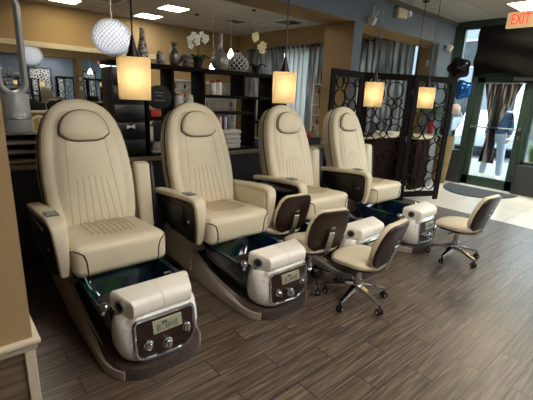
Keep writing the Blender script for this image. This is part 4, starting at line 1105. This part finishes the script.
# ------------------------------------------------------------------ outside
struct('ground', box(B(), XW+.12, 60, -30, 40, -.2, -.03), 'asphalt')
struct('pavement', box(B(), XW+.12, 12.5, -30, 40, -.03, -.005), 'concrete')
def building(label, x, y0, y1, h, m):
    t = thing('building', label, 'building', (x, (y0+y1)/2, -.03)); w = (y1-y0)/2
    obj('building_wall', box(B(), 0, 5, -w, w, 0, h), m, t, smooth=None)
    for iz in range(int(h/2.6)):
        for k in range(int((y1-y0)/2.2)):
            yy = -w+1.1+2.2*k; f = obj('window_frame', box(B(), -.05, .02, yy-.6, yy+.6, .9+2.6*iz, 2.3+2.6*iz, .01), 'white', t, smooth=None)
            obj('pane', box(B(), -.06, -.05, yy-.52, yy+.52, .98+2.6*iz, 2.22+2.6*iz), 'carglass', f, smooth=None)
    obj('roof', box(B(), -.2, 5.2, -w-.2, w+.2, h, h+.3), 'white', t, smooth=None)
building('grey sided building across the street, seen through the narrow sidelight', 22, 8.2, 22, 9, 'siding')
building('pale low building across the street, seen through the door glass', 26, -8, 7.6, 4, 'concrete')
def car(label, x, y, rz, m):
    t = thing('car', label, 'car', (x, y, -.03), rz, 'cars parked outside')
    prof = [(-2.1, .35), (-2.15, .6), (-2.05, .85), (-1.2, .95), (-.7, 1.38), (.2, 1.46), (1.1, 1.38), (1.75, .98), (2.1, .9), (2.15, .55), (2.05, .3), (-1.9, .28)]
    bm = B(); prism(bm, prof, lambda u, v, d: Vector((u, d, v)), -.85, .85, .08, 3); obj('car_body', bm, m, t)
    bm = B(); win = [(-1.08, .97), (-.66, 1.32), (.2, 1.4), (1.02, 1.32), (1.5, .99)]
    prism(bm, win, lambda u, v, d: Vector((u, d, v)), -.862, .862, .01); obj('car_windows', bm, 'carglass', t)
    for u in (-1.35, 1.35):
        for s in (-1, 1):
            bm = B(); loft(bm, [circ((u, s*q, .33), r, 20, 1) for q, r in ((.62, .25), (.64, .33), (.84, .33), (.875, .28))]); w = obj('wheel', bm, 'tyre', t)
            bm = B(); loft(bm, [circ((u, s*q, .33), r, 16, 1) for q, r in ((.86, .2), (.882, .19), (.885, .08))]); obj('hub', bm, 'steel', w)
    for u in (-2.13, 2.12): bm = B(); [box(bm, u-.04, u+.04, s*.65-.15, s*.65+.15, .6, .74, .02) for s in (-1, 1)]; obj('headlight', bm, 'white', t)
car('pale silver car parked outside behind the glass door', 15.2, 5.2, .25, 'carw')
car('blue car parked outside, right part of the door glass', 17.5, 2.6, .1, 'carb')
car('pale silver car parked farther off, left of the door', 19.5, 9.4, .15, 'carw')
# green planters outside the right window
for k, (y, m, l) in enumerate(((2.12, 'orange', 'terracotta pot of bright green grass outside the right window'), (1.62, 'bluepot', 'blue pot of bright green grass outside the right window'))):
    t = thing('planter', l, 'plant', (8.75, y, .30), 0, 'potted greens outside the window')
    bm = B(); lathe(bm, [(.12, 0), (.16, .22), (.17, .25), (.15, .24)], n=18); obj('pot', bm, m, t)
    bm = B()
    for q in range(90):
        a = r2.uniform(0, 2*PI); e = r2.uniform(.05, .28); hh = r2.uniform(.25, .5); d = Vector((math.cos(a), math.sin(a), 0)); n = Vector((-d.y, d.x, 0))*.012
        b0 = d*r2.uniform(0, .1)+Vector((0, 0, .2))
        loft(bm, [[b0-n, b0+n, b0+n+Vector((0, .001, .001))], [b0+d*e*.4+Vector((0, 0, hh*.7))-n, b0+d*e*.4+Vector((0, 0, hh*.7))+n, b0+d*e*.4+Vector((0, .001, hh*.7+.001))+n], [b0+d*e+Vector((0, 0, hh)), b0+d*e+Vector((0, .002, hh)), b0+d*e+Vector((.002, 0, hh))]])
    obj('grass_blades', bm, 'leaf2', t)
struct('trim_8', box(B(), 8.45, 9.05, -2.0, 2.35, -.005, .30, .01), 'concrete')

# person outside, behind the door curtain
P = thing('person', 'person in pale jeans, blue jacket and white shoes standing outside the glass door', 'person', (9.40, 3.06, -.005), 0)
bm = B()
def skin_body(verts, edges, radii, name, m, par, sub=2):
    me = bpy.data.meshes.new(name); me.from_pydata(verts, edges, []); o = bpy.data.objects.new(name, me); COL.objects.link(o)
    md = o.modifiers.new('s', 'SKIN'); md.use_smooth_shade = True
    for v, r_ in zip(me.skin_vertices[0].data, radii): v.radius = r_ if isinstance(r_, tuple) else (r_, r_)
    me.skin_vertices[0].data[0].use_root = True
    sd = o.modifiers.new('d', 'SUBSURF'); sd.levels = sub; sd.render_levels = sub
    dg = bpy.context.evaluated_depsgraph_get(); m2 = bpy.data.meshes.new_from_object(o.evaluated_get(dg)); bpy.data.objects.remove(o)
    m2.name = name; m2.materials.clear(); m2.materials.append(M[m])
    for p in m2.polygons: p.use_smooth = True
    q = bpy.data.objects.new(name, m2); COL.objects.link(q); q.parent = par; return q
# facing -x (towards the door), y lateral
V = [(0, 0, .95), (0, 0, 1.15), (0, 0, 1.38), (0, 0, 1.48), (-.02, 0, 1.58), (-.03, 0, 1.70),
     (0, .16, 1.40), (.03, .21, 1.14), (-.06, .21, .90), (0, -.16, 1.40), (.04, -.22, 1.14), (-.08, -.23, .92),
     (0, .10, .88), (-.01, .15, .48), (.0, .19, .09), (0, -.10, .88), (-.01, -.14, .48), (.0, -.17, .09), (-.12, .20, .04), (-.12, -.18, .04)]
Eg = [(0, 1), (1, 2), (2, 3), (3, 4), (4, 5), (2, 6), (6, 7), (7, 8), (2, 9), (9, 10), (10, 11), (0, 12), (12, 13), (13, 14), (0, 15), (15, 16), (16, 17), (14, 18), (17, 19)]
Rr = [(.12, .15), (.11, .14), (.11, .16), .055, .06, .085, .065, .045, .032, .065, .045, .032, .085, .06, .045, .085, .06, .045, .035, .035]
body = skin_body(V, Eg, Rr, 'body', 'skin', P)
jl = skin_body([(0, 0, .98), (0, .10, .88), (-.01, .15, .48), (.0, .19, .06), (0, -.10, .88), (-.01, -.14, .48), (.0, -.17, .06), (0, 0, 1.03)], [(0, 1), (1, 2), (2, 3), (0, 4), (4, 5), (5, 6), (0, 7)], [(.135, .165), .105, .08, .07, .105, .08, .07, (.13, .16)], 'jeans', 'jeans', P)
jk = skin_body([(0, 0, 1.18), (0, 0, 1.0), (0, 0, 1.38), (0, 0, 1.45), (0, .16, 1.40), (.03, .212, 1.14), (-.05, .212, .95), (0, -.16, 1.40), (.04, -.222, 1.14), (-.07, -.232, .97)], [(0, 1), (0, 2), (2, 3), (2, 4), (4, 5), (5, 6), (2, 7), (7, 8), (8, 9)], [(.135, .17), (.14, .18), (.13, .18), (.07, .08), .085, .065, .055, .085, .065, .055], 'jacket', 'jacket', P)
for s, y in ((1, .20), (-1, -.18)):
    bm = B(); loft(bm, [[Vector((-.10+a*math.cos(t_), y+b*math.sin(t_), z)) for t_ in [2*PI*j/20 for j in range(20)]] for a, b, z in ((.14, .05, .0), (.145, .055, .02), (.135, .052, .05), (.10, .048, .085))]); obj('shoe', bm, 'white', P)
    for f in range(5):
        bm = B(); hx, hy, hz = (-.06, .21*s if s > 0 else -.235, .88); a = -.03+.016*f
        tube(bm, [(hx+a, hy, hz), (hx+a*1.2-.01, hy-.01*s, hz-.05), (hx+a*1.1-.015, hy-.025*s, hz-.085+.01*abs(f-2))], [.011, .01, .008], 8); obj('finger', bm, 'skin', P)
bm = B(); ball(bm, (-.015, 0, 1.74), .105, (1, .85, 1.05), 16); obj('hair', bm, 'hair', P)
bm = B(); ball(bm, (-.115, 0, 1.66), .014, (1, .8, 1.2), 8); obj('nose', bm, 'skin', P)
bm = B(); [ball(bm, (-.105, s*.032, 1.69), .011, n=8) for s in (-1, 1)]; obj('eyes', bm, 'matte', P)
bm = B(); ball(bm, (-.105, 0, 1.625), .02, (.4, 1, .3), 8); obj('mouth', bm, 'redvase', P)

# ------------------------------------------------------------------ light, world, camera
w = bpy.data.worlds.new('sky'); SC.world = w; w.use_nodes = True; nt = w.node_tree
bg = nt.nodes['Background']; sky = nt.nodes.new('ShaderNodeTexSky'); sky.sky_type = 'HOSEK_WILKIE'; sky.turbidity = 6; sky.ground_albedo = .5
sky.sun_direction = Vector((.5, -.35, .8)).normalized()
mx = nt.nodes.new('ShaderNodeMix'); mx.data_type = 'RGBA'; mx.inputs[0].default_value = .55; mx.inputs[7].default_value = (.85, .92, 1, 1)
nt.links.new(sky.outputs[0], mx.inputs[6]); nt.links.new(mx.outputs[2], bg.inputs['Color']); bg.inputs['Strength'].default_value = 4.2
sl = bpy.data.lights.new('sun', 'SUN'); sl.energy = 1.2; sl.angle = .1; sl.color = (1, .95, .88)
so = bpy.data.objects.new('sun', sl); COL.objects.link(so); so.rotation_euler = Vector((-.35, .15, -.9)).to_track_quat('-Z', 'Y').to_euler()

cd = bpy.data.cameras.new('camera'); co = bpy.data.objects.new('camera', cd); COL.objects.link(co)
F, pt, ro, ya = 381.56, .265973, .0471605, .8461337
f = Vector((math.cos(ya)*math.cos(pt), math.sin(ya)*math.cos(pt), -math.sin(pt)))
rt = Vector((math.sin(ya), -math.cos(ya), 0)); up = rt.cross(f)
Rv = rt*math.cos(ro)+up*math.sin(ro); Uv = -rt*math.sin(ro)+up*math.cos(ro)
co.matrix_world = Matrix(((Rv.x, Uv.x, -f.x, 0), (Rv.y, Uv.y, -f.y, 0), (Rv.z, Uv.z, -f.z, 1.55), (0, 0, 0, 1)))
cd.sensor_fit = 'HORIZONTAL'; cd.sensor_width = 36; cd.lens = F/533*36; cd.clip_start = .05; cd.clip_end = 200
SC.camera = co
SC.view_settings.view_transform = 'Standard'; SC.view_settings.look = 'None'; SC.view_settings.exposure = 1.1; SC.view_settings.gamma = 1; SC.view_settings.use_curve_mapping = False
